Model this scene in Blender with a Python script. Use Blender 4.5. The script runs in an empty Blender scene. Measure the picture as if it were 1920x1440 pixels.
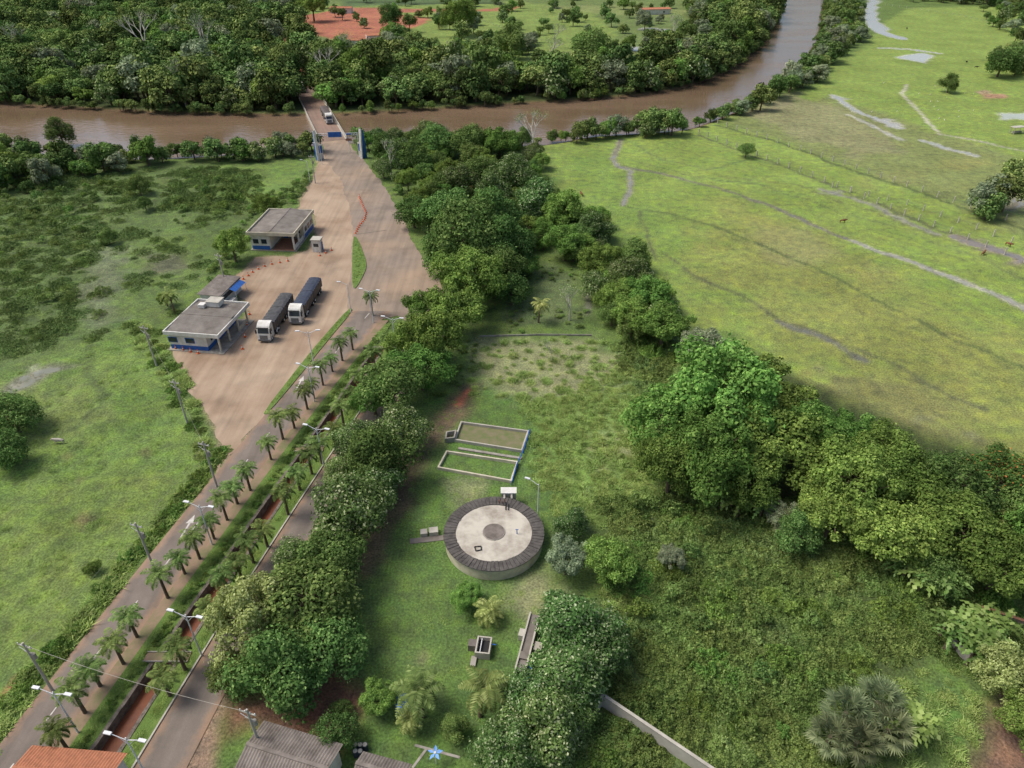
import bpy, math, random
import numpy as np
from mathutils import Vector, Matrix
from mathutils.geometry import tessellate_polygon

random.seed(7)
scene = bpy.context.scene
H = 70.0; TH = math.radians(34.5); F = 1331.0
ST, CT = math.sin(TH), math.cos(TH)

def G(px, py, z=0.0):
    """survey reading -> plan position (metres) at height z"""
    x = (np.asarray(px, float) - 960) / F
    y = (720 - np.asarray(py, float)) / F
    t = (H - z) / (ST - y * CT)
    return x * t, (CT + y * ST) * t
def GP(poly, z=0.0):
    return [tuple(float(c) for c in G(p[0], p[1], z)) for p in poly]

# ------------------------------------------------------------------ noise
def _h(i, j, s):
    v = np.sin(i * 127.1 + j * 311.7 + s * 74.7) * 43758.5453
    return v - np.floor(v)
def vnoise(x, y, s=0):
    xi, yi = np.floor(x), np.floor(y)
    fx, fy = x - xi, y - yi
    fx = fx * fx * (3 - 2 * fx); fy = fy * fy * (3 - 2 * fy)
    a = _h(xi, yi, s); b = _h(xi + 1, yi, s); c = _h(xi, yi + 1, s); d = _h(xi + 1, yi + 1, s)
    return (a * (1 - fx) + b * fx) * (1 - fy) + (c * (1 - fx) + d * fx) * fy
def fbm(x, y, s=0, o=4):
    r = 0; a = 0.5; tot = 0
    for k in range(o):
        r = r + a * vnoise(x * 2 ** k, y * 2 ** k, s + k); tot += a; a *= 0.5
    return r / tot

def inside(x, y, poly):
    r = np.zeros(x.shape, bool)
    n = len(poly)
    for i in range(n):
        x0, y0 = poly[i]; x1, y1 = poly[(i + 1) % n]
        c = (y0 > y) != (y1 > y)
        r ^= c & (x < (x1 - x0) * (y - y0) / ((y1 - y0) if y1 != y0 else 1e-9) + x0)
    return r
def linedist(x, y, pts, closed=False):
    d = np.full(x.shape, 1e9)
    n = len(pts)
    for i in range(n if closed else n - 1):
        x0, y0 = pts[i]; x1, y1 = pts[(i + 1) % n]
        dx, dy = x1 - x0, y1 - y0
        t = np.clip(((x - x0) * dx + (y - y0) * dy) / (dx * dx + dy * dy + 1e-9), 0, 1)
        d = np.minimum(d, np.hypot(x - x0 - t * dx, y - y0 - t * dy))
    return d
def sdpoly(x, y, poly):
    d = linedist(x, y, poly, True)
    return np.where(inside(x, y, poly), d, -d)

# ------------------------------------------------------------------ materials
def new_mat(name):
    m = bpy.data.materials.new(name); m.use_nodes = True
    nt = m.node_tree; b = nt.nodes['Principled BSDF']
    return m, nt, b
def N(nt, t, **kw):
    n = nt.nodes.new(t)
    for k, v in kw.items(): setattr(n, k, v)
    return n
def pmat(name, c1, c2=None, scale=1.0, rough=0.85, bump=0.0, metal=0.0, lo=0.35, hi=0.65, bscale=None, spec=0.3, detail=6, fine=True):
    m, nt, b = new_mat(name)
    if c2 is None: c2 = tuple(c * 0.8 for c in c1)
    tc = N(nt, 'ShaderNodeTexCoord')
    no = N(nt, 'ShaderNodeTexNoise'); no.inputs['Scale'].default_value = scale; no.inputs['Detail'].default_value = detail
    no.inputs['Roughness'].default_value = 0.65
    nt.links.new(tc.outputs['Object'], no.inputs['Vector'])
    r = N(nt, 'ShaderNodeValToRGB')
    r.color_ramp.elements[0].position = lo; r.color_ramp.elements[1].position = hi
    r.color_ramp.elements[0].color = (*c1, 1); r.color_ramp.elements[1].color = (*c2, 1)
    nt.links.new(no.outputs[0], r.inputs[0])
    nt.links.new(r.outputs[0], b.inputs['Base Color'])
    b.inputs['Roughness'].default_value = rough; b.inputs['Metallic'].default_value = metal
    b.inputs['Specular IOR Level'].default_value = spec
    if bump > 0:
        n2 = N(nt, 'ShaderNodeTexNoise'); n2.inputs['Scale'].default_value = bscale or scale * 8; n2.inputs['Detail'].default_value = 3
        nt.links.new(tc.outputs['Object'], n2.inputs['Vector'])
        bp = N(nt, 'ShaderNodeBump'); bp.inputs['Strength'].default_value = bump; bp.inputs['Distance'].default_value = 0.1
        nt.links.new(n2.outputs[0], bp.inputs['Height']); nt.links.new(bp.outputs[0], b.inputs['Normal'])
    return m
LG = 1.65
def leaf_mat(name, dark, mid, light, clump=0.35, transl=0.25, hv=0.03, vv=0.3, lpos=1.0):
    dark, mid, light = [tuple(c * LG for c in q) for q in (dark, mid, light)]
    m = bpy.data.materials.new(name); m.use_nodes = True; nt = m.node_tree
    nt.nodes.remove(nt.nodes['Principled BSDF'])
    b = N(nt, 'ShaderNodeBsdfDiffuse')
    geo = N(nt, 'ShaderNodeNewGeometry'); oi = N(nt, 'ShaderNodeObjectInfo'); tc = N(nt, 'ShaderNodeTexCoord')
    r = N(nt, 'ShaderNodeValToRGB'); cr = r.color_ramp
    cr.elements[0].color = (*dark, 1); cr.elements[1].color = (*light, 1); cr.elements[1].position = 1.0
    e = cr.elements.new(0.6 if lpos == 1.0 else lpos); e.color = (*mid, 1)
    nt.links.new(geo.outputs['Random Per Island'], r.inputs[0])
    no = N(nt, 'ShaderNodeTexNoise'); no.inputs['Scale'].default_value = clump; no.inputs['Detail'].default_value = 0
    nt.links.new(tc.outputs['Object'], no.inputs['Vector'])
    hs = N(nt, 'ShaderNodeHueSaturation'); hs.inputs['Saturation'].default_value = .94
    mr = N(nt, 'ShaderNodeMapRange'); mr.inputs[1].default_value = 0.3; mr.inputs[2].default_value = 0.7
    mr.inputs[3].default_value = 0.75; mr.inputs[4].default_value = 1.25
    nt.links.new(no.outputs[0], mr.inputs[0])
    mv = N(nt, 'ShaderNodeMapRange'); mv.inputs[3].default_value = 1 - vv; mv.inputs[4].default_value = 1 + vv
    nt.links.new(oi.outputs['Random'], mv.inputs[0])
    mu = N(nt, 'ShaderNodeMath', operation='MULTIPLY'); nt.links.new(mr.outputs[0], mu.inputs[0]); nt.links.new(mv.outputs[0], mu.inputs[1])
    nt.links.new(mu.outputs[0], hs.inputs['Value'])
    fr = N(nt, 'ShaderNodeMath', operation='MULTIPLY'); fr.inputs[1].default_value = 7.31
    fr2 = N(nt, 'ShaderNodeMath', operation='FRACT')
    nt.links.new(oi.outputs['Random'], fr.inputs[0]); nt.links.new(fr.outputs[0], fr2.inputs[0])
    mh = N(nt, 'ShaderNodeMapRange'); mh.inputs[3].default_value = 0.5 - hv; mh.inputs[4].default_value = 0.5 + hv * .5
    nt.links.new(fr2.outputs[0], mh.inputs[0]); nt.links.new(mh.outputs[0], hs.inputs['Hue'])
    nt.links.new(r.outputs[0], hs.inputs['Color'])
    nt.links.new(hs.outputs[0], b.inputs['Color'])
    out = nt.nodes['Material Output']
    if transl > 0:
        tr = N(nt, 'ShaderNodeBsdfTranslucent'); nt.links.new(hs.outputs[0], tr.inputs[0])
        mx = N(nt, 'ShaderNodeMixShader'); mx.inputs[0].default_value = transl
        nt.links.new(b.outputs[0], mx.inputs[1]); nt.links.new(tr.outputs[0], mx.inputs[2]); nt.links.new(mx.outputs[0], out.inputs[0])
    else: nt.links.new(b.outputs[0], out.inputs[0])
    return m

M = {}
M['bark'] = pmat('bark', (0.16, 0.12, 0.08), (0.09, 0.065, 0.045), 3)
M['palebark'] = pmat('pale_bark', (0.6, 0.56, 0.48), (0.42, 0.39, 0.32), 2)
M['leafA'] = leaf_mat('leaf_mango', (0.033, 0.07, 0.015), (0.068, 0.125, 0.027), (0.15, 0.22, 0.06))
M['leafB'] = leaf_mat('leaf_light', (0.12, 0.16, 0.04), (0.22, 0.27, 0.08), (0.33, 0.38, 0.15), vv=.1, hv=.01)
M['leafC'] = leaf_mat('leaf_fresh', (0.042, 0.092, 0.015), (0.088, 0.165, 0.027), (0.16, 0.25, 0.05))
M['leafD'] = leaf_mat('leaf_flowering', (0.035, 0.075, 0.017), (0.08, 0.14, 0.035), (0.3, 0.33, 0.18), lpos=.75)
M['leafF'] = leaf_mat('leaf_forest', (0.03, 0.06, 0.014), (0.066, 0.112, 0.026), (0.14, 0.19, 0.052), clump=0.25, vv=0.42, hv=0.035, transl=0)
M['leafG'] = leaf_mat('leaf_grey', (0.08, 0.11, 0.055), (0.13, 0.165, 0.09), (0.22, 0.25, 0.15))
M['leafFan'] = leaf_mat('leaf_fan_palm', (0.055, 0.075, 0.034), (0.105, 0.135, 0.06), (0.17, 0.2, 0.10))
M['leafS'] = leaf_mat('leaf_shrub', (0.05, 0.088, 0.018), (0.09, 0.142, 0.032), (0.155, 0.21, 0.056), vv=0.2, hv=0.02, clump=0.7)
M['leafM'] = leaf_mat('leaf_marsh', (0.05, 0.086, 0.022), (0.082, 0.13, 0.034), (0.13, 0.18, 0.054), vv=0.25, hv=0.02, clump=0.7, transl=0)
M['leafO'] = leaf_mat('leaf_flame', (0.04, 0.085, 0.02), (0.09, 0.165, 0.03), (0.45, 0.12, 0.03), lpos=.86)
M['leafP'] = leaf_mat('leaf_pink', (0.2, 0.12, 0.16), (0.35, 0.22, 0.32), (0.5, 0.35, 0.48))
M['palm'] = leaf_mat('leaf_palm', (0.05, 0.09, 0.022), (0.095, 0.15, 0.036), (0.17, 0.23, 0.065))
M['palmY'] = leaf_mat('leaf_coconut', (0.075, 0.105, 0.026), (0.135, 0.175, 0.045), (0.23, 0.27, 0.09))
M['banana'] = leaf_mat('leaf_banana', (0.07, 0.13, 0.025), (0.12, 0.2, 0.045), (0.19, 0.27, 0.08))
M['grassblade'] = leaf_mat('grass_blades', (0.09, 0.15, 0.03), (0.13, 0.205, 0.04), (0.19, 0.25, 0.065), vv=0.15, hv=0.015, transl=.12)
M['meadowblade'] = leaf_mat('meadow_blades', (0.105, 0.17, 0.035), (0.16, 0.235, 0.052), (0.25, 0.3, 0.095), vv=0.15, hv=0.015, transl=.12)
M['white'] = pmat('white_paint', (0.72, 0.7, 0.65), (0.52, 0.5, 0.44), 0.9, rough=0.6)
M['lampwhite'] = pmat('galvanised', (0.72, 0.73, 0.74), (0.6, 0.6, 0.6), 2, rough=0.45)
M['blue'] = pmat('blue_paint', (0.03, 0.13, 0.42), (0.025, 0.09, 0.3), 1, rough=0.5)
M['navy'] = pmat('navy_tarp', (0.025, 0.033, 0.055), (0.045, 0.055, 0.085), 1.2, rough=0.6, bump=0.4)
M['tarp'] = pmat('black_tarp', (0.045, 0.046, 0.048), (0.085, 0.085, 0.088), 1.2, rough=0.7, bump=0.4)
M['rubber'] = pmat('rubber', (0.02, 0.02, 0.02), (0.03, 0.03, 0.03), 4)
M['glass'] = pmat('dark_glass', (0.02, 0.03, 0.04), (0.03, 0.04, 0.05), 1, rough=0.1, spec=0.6)
M['steel'] = pmat('steel', (0.12, 0.12, 0.12), (0.2, 0.2, 0.2), 2, rough=0.5)
M['trailerside'] = pmat('trailer_side', (0.13, 0.10, 0.085), (0.07, 0.06, 0.052), 2, rough=0.5)
M['orange'] = pmat('cone_orange', (0.75, 0.14, 0.03), (0.6, 0.11, 0.03), 2)
M['conc'] = pmat('concrete', (0.38, 0.35, 0.3), (0.22, 0.2, 0.17), 0.8, bump=0.3)
M['concpale'] = pmat('concrete_pale', (0.5, 0.47, 0.4), (0.33, 0.3, 0.25), 0.55, bump=0.2, lo=0.3, hi=0.75)
M['lid'] = pmat('stained_concrete', (0.52, 0.48, 0.4), (0.26, 0.22, 0.175), 0.42, bump=0.2, lo=0.42, hi=0.72, detail=9)
M['kerbstone'] = pmat('kerbstone', (0.34, 0.31, 0.26), (0.22, 0.2, 0.16), 0.8)
M['cream'] = pmat('cream_render', (0.62, 0.57, 0.44), (0.44, 0.39, 0.29), 0.8)
M['slate'] = pmat('dark_roofing', (0.06, 0.054, 0.05), (0.125, 0.112, 0.10), 1.2, bump=0.4)
M['fibro'] = pmat('fibre_cement_roof', (0.12, 0.10, 0.085), (0.25, 0.225, 0.195), 0.4, bump=0.2, lo=0.3, hi=0.7, detail=9)
M['fibrodark'] = pmat('old_fibre_cement', (0.12, 0.10, 0.085), (0.25, 0.215, 0.185), 0.6, bump=0.2)
M['tile'] = pmat('clay_tile', (0.45, 0.18, 0.095), (0.32, 0.13, 0.07), 2)
M['stone'] = pmat('stone_wall', (0.09, 0.075, 0.06), (0.24, 0.2, 0.16), 1.8, bump=0.8)
M['brick'] = pmat('brick_red', (0.3, 0.15, 0.09), (0.2, 0.1, 0.07), 2)
M['strip'] = pmat('verge_grass', (0.085, 0.15, 0.028), (0.135, 0.205, 0.042), 0.7, bump=0.9, bscale=5)
M['palmstrip'] = pmat('verge_paving', (0.29, 0.19, 0.135), (0.17, 0.16, 0.075), 0.5, bump=0.3)
M['mark'] = pmat('road_marking', (0.6, 0.58, 0.53), (0.35, 0.31, 0.27), 2.5, lo=0.35, hi=0.75)
M['ditchwater'] = pmat('ditch_water', (0.24, 0.085, 0.04), (0.17, 0.06, 0.03), 0.5, rough=0.25, spec=0.3)
M['cowbrown'] = pmat('hide_brown', (0.2, 0.09, 0.04), (0.14, 0.06, 0.03), 2)
M['cowwhite'] = pmat('hide_white', (0.5, 0.45, 0.37), (0.35, 0.31, 0.26), 2)
M['cowblack'] = pmat('hide_black', (0.02, 0.018, 0.016), (0.04, 0.03, 0.03), 2)
M['wood'] = pmat('fence_wood', (0.5, 0.47, 0.4), (0.36, 0.33, 0.27), 2)

def asphalt(name, c1, c2, dust, edge=True, nl=(.42, .62), stain=0.0):
    m, nt, b = new_mat(name)
    tc = N(nt, 'ShaderNodeTexCoord')
    def noise(s, d=5):
        n = N(nt, 'ShaderNodeTexNoise'); n.inputs['Scale'].default_value = s; n.inputs['Detail'].default_value = d
        nt.links.new(tc.outputs['Object'], n.inputs['Vector']); return n
    a = noise(0.25); r = N(nt, 'ShaderNodeValToRGB')
    r.color_ramp.elements[0].position = 0.35; r.color_ramp.elements[1].position = 0.65
    r.color_ramp.elements[0].color = (*c1, 1); r.color_ramp.elements[1].color = (*c2, 1)
    nt.links.new(a.outputs[0], r.inputs[0])
    col = r.outputs[0]
    if edge:
        at = N(nt, 'ShaderNodeAttribute', attribute_name='edge')
        n2 = noise(0.5, 7)
        ad = N(nt, 'ShaderNodeMath', operation='ADD'); nt.links.new(at.outputs['Fac'], ad.inputs[0]); nt.links.new(n2.outputs[0], ad.inputs[1])
        mr = N(nt, 'ShaderNodeMapRange'); mr.inputs[1].default_value = 1.1; mr.inputs[2].default_value = 1.5
        nt.links.new(ad.outputs[0], mr.inputs[0])
    else:
        n2 = noise(0.07, 9)
        mr = N(nt, 'ShaderNodeMapRange'); mr.inputs[1].default_value = nl[0]; mr.inputs[2].default_value = nl[1]
        nt.links.new(n2.outputs[0], mr.inputs[0])
    mx = N(nt, 'ShaderNodeMix', data_type='RGBA'); nt.links.new(mr.outputs[0], mx.inputs[0])
    nt.links.new(col, mx.inputs[6]); mx.inputs[7].default_value = (*dust, 1); col = mx.outputs[2]
    mp = N(nt, 'ShaderNodeMapping'); mp.inputs['Scale'].default_value = (1.1, .05, 1); mp.inputs['Rotation'].default_value = (0, 0, .12); nt.links.new(tc.outputs['Object'], mp.inputs[0])
    s = N(nt, 'ShaderNodeTexNoise'); s.inputs['Scale'].default_value = .8; s.inputs['Detail'].default_value = 4; nt.links.new(mp.outputs[0], s.inputs['Vector'])
    ms = N(nt, 'ShaderNodeMapRange'); ms.inputs[1].default_value = .3; ms.inputs[2].default_value = .7; ms.inputs[3].default_value = .86; ms.inputs[4].default_value = 1.14; nt.links.new(s.outputs[0], ms.inputs[0])
    f = noise(9, 3); mf = N(nt, 'ShaderNodeMapRange'); mf.inputs[3].default_value = 0.82; mf.inputs[4].default_value = 1.18
    nt.links.new(f.outputs[0], mf.inputs[0])
    mm = N(nt, 'ShaderNodeMath', operation='MULTIPLY'); nt.links.new(mf.outputs[0], mm.inputs[0]); nt.links.new(ms.outputs[0], mm.inputs[1])
    fac = mm.outputs[0]
    if stain:
        st = noise(.18, 10); sm = N(nt, 'ShaderNodeMapRange'); sm.inputs[1].default_value = .5; sm.inputs[2].default_value = .68; sm.inputs[3].default_value = 1.0; sm.inputs[4].default_value = 1 - stain
        nt.links.new(st.outputs[0], sm.inputs[0]); m3 = N(nt, 'ShaderNodeMath', operation='MULTIPLY'); nt.links.new(fac, m3.inputs[0]); nt.links.new(sm.outputs[0], m3.inputs[1]); fac = m3.outputs[0]
    ml = N(nt, 'ShaderNodeMix', data_type='RGBA', blend_type='MULTIPLY'); ml.inputs[0].default_value = 1
    nt.links.new(col, ml.inputs[6]); nt.links.new(fac, ml.inputs[7])
    nt.links.new(ml.outputs[2], b.inputs['Base Color']); b.inputs['Roughness'].default_value = 0.9
    b.inputs['Specular IOR Level'].default_value = 0.2
    return m
M['asphalt'] = asphalt('asphalt_road', (0.17, 0.142, 0.12), (0.215, 0.18, 0.15), (0.30, 0.2, 0.135), stain=.15)
M['fork'] = asphalt('asphalt_junction', (0.215, 0.172, 0.138), (0.255, 0.205, 0.16), (0.32, 0.235, 0.165), edge=False, nl=(.4, .66), stain=.2)
M['deck'] = asphalt('asphalt_bridge', (0.2, 0.14, 0.11), (0.24, 0.17, 0.13), (0.27, 0.18, 0.135), edge=False)
M['yard'] = asphalt('yard_dirt', (0.34, 0.25, 0.175), (0.28, 0.195, 0.13), (0.385, 0.29, 0.205), edge=False, stain=.2)

# ------------------------------------------------------------------ mesh builder
class MB:
    def __init__(s): s.v = []; s.f = []; s.m = []; s.mats = []
    def mi(s, mat):
        if isinstance(mat, str): mat = M[mat]
        if mat not in s.mats: s.mats.append(mat)
        return s.mats.index(mat)
    def add(s, vs, fs, mat):
        o = len(s.v); s.v += [tuple(v) for v in vs]; k = s.mi(mat)
        for f in fs: s.f.append(tuple(i + o for i in f)); s.m.append(k)
    def box(s, cx, cy, cz, sx, sy, sz, mat, rz=0):
        vs = []
        c, n = math.cos(rz), math.sin(rz)
        for dz in (-.5, .5):
            for dx, dy in ((-.5, -.5), (.5, -.5), (.5, .5), (-.5, .5)):
                x, y = dx * sx, dy * sy
                vs.append((cx + x * c - y * n, cy + x * n + y * c, cz + dz * sz))
        s.add(vs, [(3, 2, 1, 0), (4, 5, 6, 7), (0, 1, 5, 4), (1, 2, 6, 5), (2, 3, 7, 6), (3, 0, 4, 7)], mat)
    def cyl(s, p0, p1, r0, r1, n, mat):
        p0, p1 = Vector(p0), Vector(p1); d = (p1 - p0)
        if d.length < 1e-6: return
        q = d.to_track_quat('Z', 'Y'); vs = []
        for p, r in ((p0, r0), (p1, r1)):
            for k in range(n):
                a = 2 * math.pi * k / n
                vs.append(p + q @ Vector((math.cos(a) * r, math.sin(a) * r, 0)))
        fs = [(k, (k + 1) % n, n + (k + 1) % n, n + k) for k in range(n)]
        fs += [tuple(range(n - 1, -1, -1)), tuple(range(n, 2 * n))]
        s.add(vs, fs, mat)
    def ext(s, prof, x0, x1, mat):
        n = len(prof)
        vs = [(x0, y, z) for y, z in prof] + [(x1, y, z) for y, z in prof]
        fs = [(k, (k + 1) % n, n + (k + 1) % n, n + k) for k in range(n)]
        fs += [tuple(range(n - 1, -1, -1)), tuple(range(n, 2 * n))]
        s.add(vs, fs, mat)
    def corr(s, x0, x1, y0, y1, z0, z1, mat, pitch=0.35, amp=0.05, zmid=None):
        """corrugated sheet, ridges along y, from z0 at y0 to z1 at y1"""
        n = int((x1 - x0) / pitch * 2); vs = []
        for i in range(n + 1):
            x = x0 + (x1 - x0) * i / n; a = amp if i % 2 else 0
            vs += [(x, y0, z0 + a), (x, y1, z1 + a)]
        s.add(vs, [(2 * i, 2 * i + 2, 2 * i + 3, 2 * i + 1) for i in range(n)], mat)
    def mesh(s, name, smooth=False):
        me = bpy.data.meshes.new(name); me.from_pydata(s.v, [], s.f)
        for m in s.mats: me.materials.append(m)
        me.polygons.foreach_set('material_index', s.m)
        if smooth: me.polygons.foreach_set('use_smooth', [True] * len(s.f))
        me.update(); return me
    def obj(s, name, loc=(0, 0, 0), rz=0, parent=None, smooth=False):
        return link(name, s.mesh(name, smooth), loc, rz, parent)
def link(name, me, loc=(0, 0, 0), rz=0, parent=None, sc=1):
    o = bpy.data.objects.new(name, me); scene.collection.objects.link(o)
    o.location = loc; o.rotation_euler = (0, 0, rz)
    o.scale = (sc, sc, sc) if not hasattr(sc, '__len__') else sc
    if parent: o.parent = parent
    return o
def group(name, loc, rz, parts):
    e = link(name, None, loc, rz)
    for pn, mb in parts: mb.obj(pn, parent=e)
    return e

def poly_sheet(name, poly, z, mat):
    tris = tessellate_polygon([[Vector((x, y, 0)) for x, y in poly]])
    mb = MB(); fs = []
    for t in tris:
        a, b, c = [poly[i] for i in t]
        if (b[0] - a[0]) * (c[1] - a[1]) - (b[1] - a[1]) * (c[0] - a[0]) < 0: t = (t[0], t[2], t[1])
        fs.append(t)
    mb.add([(x, y, z) for x, y in poly], fs, mat); return mb.obj(name)
def smooth_poly(poly, it=2, closed=True):
    for _ in range(it):
        q = []; n = len(poly)
        for i in range(n if closed else n - 1):
            a, b = poly[i], poly[(i + 1) % n]
            q += [(a[0] * .75 + b[0] * .25, a[1] * .75 + b[1] * .25), (a[0] * .25 + b[0] * .75, a[1] * .25 + b[1] * .75)]
        poly = q
    return poly
def ragged(poly, step=1.2, amp=.7, seed=0):
    """subdivide an outline and roughen it, for surfaces with a worn edge"""
    out = []; n = len(poly)
    for i in range(n):
        a, b = poly[i], poly[(i + 1) % n]; L_ = math.hypot(b[0] - a[0], b[1] - a[1]); k = max(1, int(L_ / step))
        for j in range(k):
            t = j / k; x_, y_ = a[0] + (b[0] - a[0]) * t, a[1] + (b[1] - a[1]) * t
            dx = (float(fbm(np.array([x_ / 2.5]), np.array([y_ / 2.5]), 40 + seed, 3)[0]) - .5) * 2 * amp
            dy = (float(fbm(np.array([x_ / 2.5]), np.array([y_ / 2.5]), 60 + seed, 3)[0]) - .5) * 2 * amp
            out.append((x_ + dx, y_ + dy))
    return out

# ------------------------------------------------------------------ avenue boundaries x(Y)
def fit(pts, deg=3):
    w = GP(pts); X = np.array([p[0] for p in w]); Y = np.array([p[1] for p in w])
    c = np.polyfit((Y - 80) / 50, X, deg)
    return lambda y: np.polyval(c, (np.asarray(y, float) - 80) / 50)
L0 = fit([(-25, 1440), (30, 1345), (120, 1235), (225, 1115), (310, 1015), (392, 905), (412, 873), (455, 822), (500, 780), (560, 705), (610, 642), (662, 583)])
L1 = fit([(78, 1440), (140, 1350), (218, 1240), (300, 1135), (378, 1035), (450, 930), (500, 865), (545, 808), (592, 748), (642, 688), (695, 622), (722, 595)])
D0 = fit([(150, 1440), (205, 1350), (262, 1270), (340, 1165), (400, 1080), (462, 990), (520, 907), (560, 850), (610, 780), (660, 712), (700, 655)])
D1 = fit([(212, 1440), (266, 1350), (319, 1270), (389, 1165), (444, 1078), (500, 990), (551, 910), (593, 850), (638, 782), (684, 714), (718, 660)])
R0 = fit([(252, 1440), (304, 1350), (357, 1265), (420, 1165), (474, 1080), (534, 985), (593, 893), (641, 822), (691, 752), (741, 680), (776, 630)])
R1 = fit([(350, 1440), (397, 1350), (440, 1268), (495, 1165), (545, 1080), (600, 990), (655, 900), (700, 828), (748, 755), (795, 685), (826, 635)])
YB = -40.0
def lin(f):
    """extend straight below Y=36"""
    def g(y):
        y = np.asarray(y, float); s = (f(40) - f(36)) / 4
        return np.where(y < 36, f(36) + s * (y - 36), f(y))
    return g
L0, L1, D0, D1, R0, R1 = [lin(q) for q in (L0, L1, D0, D1, R0, R1)]
YT = float(G(700, 597)[1]); DT = float(G(700, 655)[1]); RT = float(G(800, 632)[1])

def strip(name, a, b, y0, y1, z, mat, step=2.0, cross=8, sides=None, closeends=True):
    n = max(2, int((y1 - y0) / step)); Y = np.linspace(y0, y1, n + 1)
    A, B = a(Y), b(Y); mb = MB(); vs = []; e = []
    for i in range(n + 1):
        for k in range(cross + 1):
            t = k / cross; vs.append((A[i] * (1 - t) + B[i] * t, Y[i], z)); e.append(abs(2 * t - 1))
    fs = [(i * (cross + 1) + k, i * (cross + 1) + k + 1, (i + 1) * (cross + 1) + k + 1, (i + 1) * (cross + 1) + k) for i in range(n) for k in range(cross)]
    mb.add(vs, fs, mat)
    if sides:
        for C in (A, B):
            vv = []
            for i in range(n + 1): vv += [(C[i], Y[i], z), (C[i], Y[i], 0)]
            mb.add(vv, [(2 * i, 2 * i + 1, 2 * i + 3, 2 * i + 2) for i in range(n)], sides); e += [0] * len(vv)
        for i in (0, n):
            mb.add([(A[i], Y[i], 0), (B[i], Y[i], 0), (B[i], Y[i], z), (A[i], Y[i], z)], [(0, 1, 2, 3)], sides); e += [0] * 4
    o = mb.obj(name)
    at = o.data.attributes.new('edge', 'FLOAT', 'POINT'); at.data.foreach_set('value', e)
    return o
off = lambda f, d: (lambda y: f(y) + d)

# ------------------------------------------------------------------ key polygons
RIVER = smooth_poly(GP([(-700, 165), (-300, 180), (0, 192), (120, 200), (260, 208), (400, 213), (560, 214), (640, 212), (760, 207), (900, 197), (1080, 187), (1200, 177),
    (1290, 162), (1370, 132), (1420, 92), (1452, 45), (1466, 0), (1470, -30), (1480, -60), (1550, -60), (1555, -30), (1550, 0), (1545, 60), (1526, 110), (1484, 152), (1414, 194), (1334, 226), (1290, 242),
    (1200, 248), (1100, 254), (1060, 264), (1000, 272), (850, 268), (700, 266), (640, 266), (560, 272), (450, 288), (300, 296), (150, 296), (0, 282), (-300, 266), (-700, 240)]), 2)
YARD = GP([(603, 285), (590, 330), (568, 370), (560, 392), (592, 400), (592, 440), (578, 470), (540, 482), (482, 482), (462, 505), (440, 520), (440, 545), (462, 570), (467, 598), (430, 655), (322, 652), (340, 692), (365, 737),
    (385, 770), (403, 800), (414, 830), (416, 868), (398, 908), (455, 822), (500, 782), (560, 710), (612, 648), (668, 590), (700, 540), (700, 400), (660, 300)])
FORK = GP([(601, 262), (649, 262), (668, 285), (690, 310), (722, 352), (745, 392), (765, 430), (778, 460), (793, 488), (826, 500), (826, 530), (835, 560), (838, 635), (775, 640), (768, 610), (745, 592), (722, 597), (660, 597), (650, 560), (658, 500), (662, 450),
    (657, 400), (640, 340), (612, 300)])
BR0 = Vector((*G(625, 264), 0)); BR1 = Vector((*G(571, 163), 0))

# ------------------------------------------------------------------ ground
def axis(segs):
    out = [segs[0][0]]
    for a, b, s0, s1 in segs:
        x = a; 
        while x < b - 1e-6:
            t = (x - a) / (b - a); x = x + s0 + (s1 - s0) * t; out.append(min(x, b))
    return np.array(out)
gx = axis([(-4000, -700, 260, 40), (-700, -200, 30, 5), (-200, -57, 4, 0.45), (-57, -16, 0.45, 0.45), (-16, 90, 0.6, 0.8), (90, 250, 0.9, 2), (250, 700, 2.5, 30), (700, 4000, 40, 260)])
gy = axis([(-600, 0, 60, 10), (0, 34, 6, 0.6), (34, 170, 0.6, 0.8), (170, 400, 0.9, 2), (400, 800, 2.2, 12), (800, 6000, 20, 400)])
GX, GY = np.meshgrid(gx, gy); sh = GX.shape
x = GX.ravel(); y = GY.ravel()
C = dict(base=(0.11, 0.17, 0.038), past=(0.195, 0.27, 0.05), past2=(0.19, 0.225, 0.07), olive=(0.22, 0.235, 0.058), lawn=(0.10, 0.175, 0.038), dry=(0.27, 0.265, 0.13), red=(0.36, 0.13, 0.065),
         dirt=(0.29, 0.2, 0.13), forest=(0.05, 0.07, 0.022), field=(0.13, 0.205, 0.043), marsh=(0.10, 0.15, 0.042), tall=(0.15, 0.235, 0.05), crop=(0.09, 0.14, 0.05), brown=(0.15, 0.10, 0.06), sand=(0.27, 0.24, 0.135))
col = np.tile(np.array(C['base']), (x.size, 1)); wet = np.zeros(x.size)
W1 = (fbm(x / 9, y / 9, 3) - 0.5) * 2; W2 = (fbm(x / 2.5, y / 2.5, 9) - 0.5) * 2
def zone(poly, c, soft=2.0, namp=2.5, k=1.0, wetv=None, world=False):
    global col, wet
    P = poly if world else GP(poly)
    xs = [p[0] for p in P]; ys = [p[1] for p in P]; mg = soft + namp * 2 + 1
    sel = np.where((x > min(xs) - mg) & (x < max(xs) + mg) & (y > min(ys) - mg) & (y < max(ys) + mg))[0]
    if not len(sel): return
    sd = sdpoly(x[sel], y[sel], P) + W1[sel] * namp + W2[sel] * namp * 0.5
    w = np.clip(sd / soft + 0.5, 0, 1)[:, None] * k
    if c: col[sel] = col[sel] * (1 - w) + np.array(C[c] if isinstance(c, str) else c) * w
    if wetv: wet[sel] = np.maximum(wet[sel], w[:, 0] * wetv)
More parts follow.
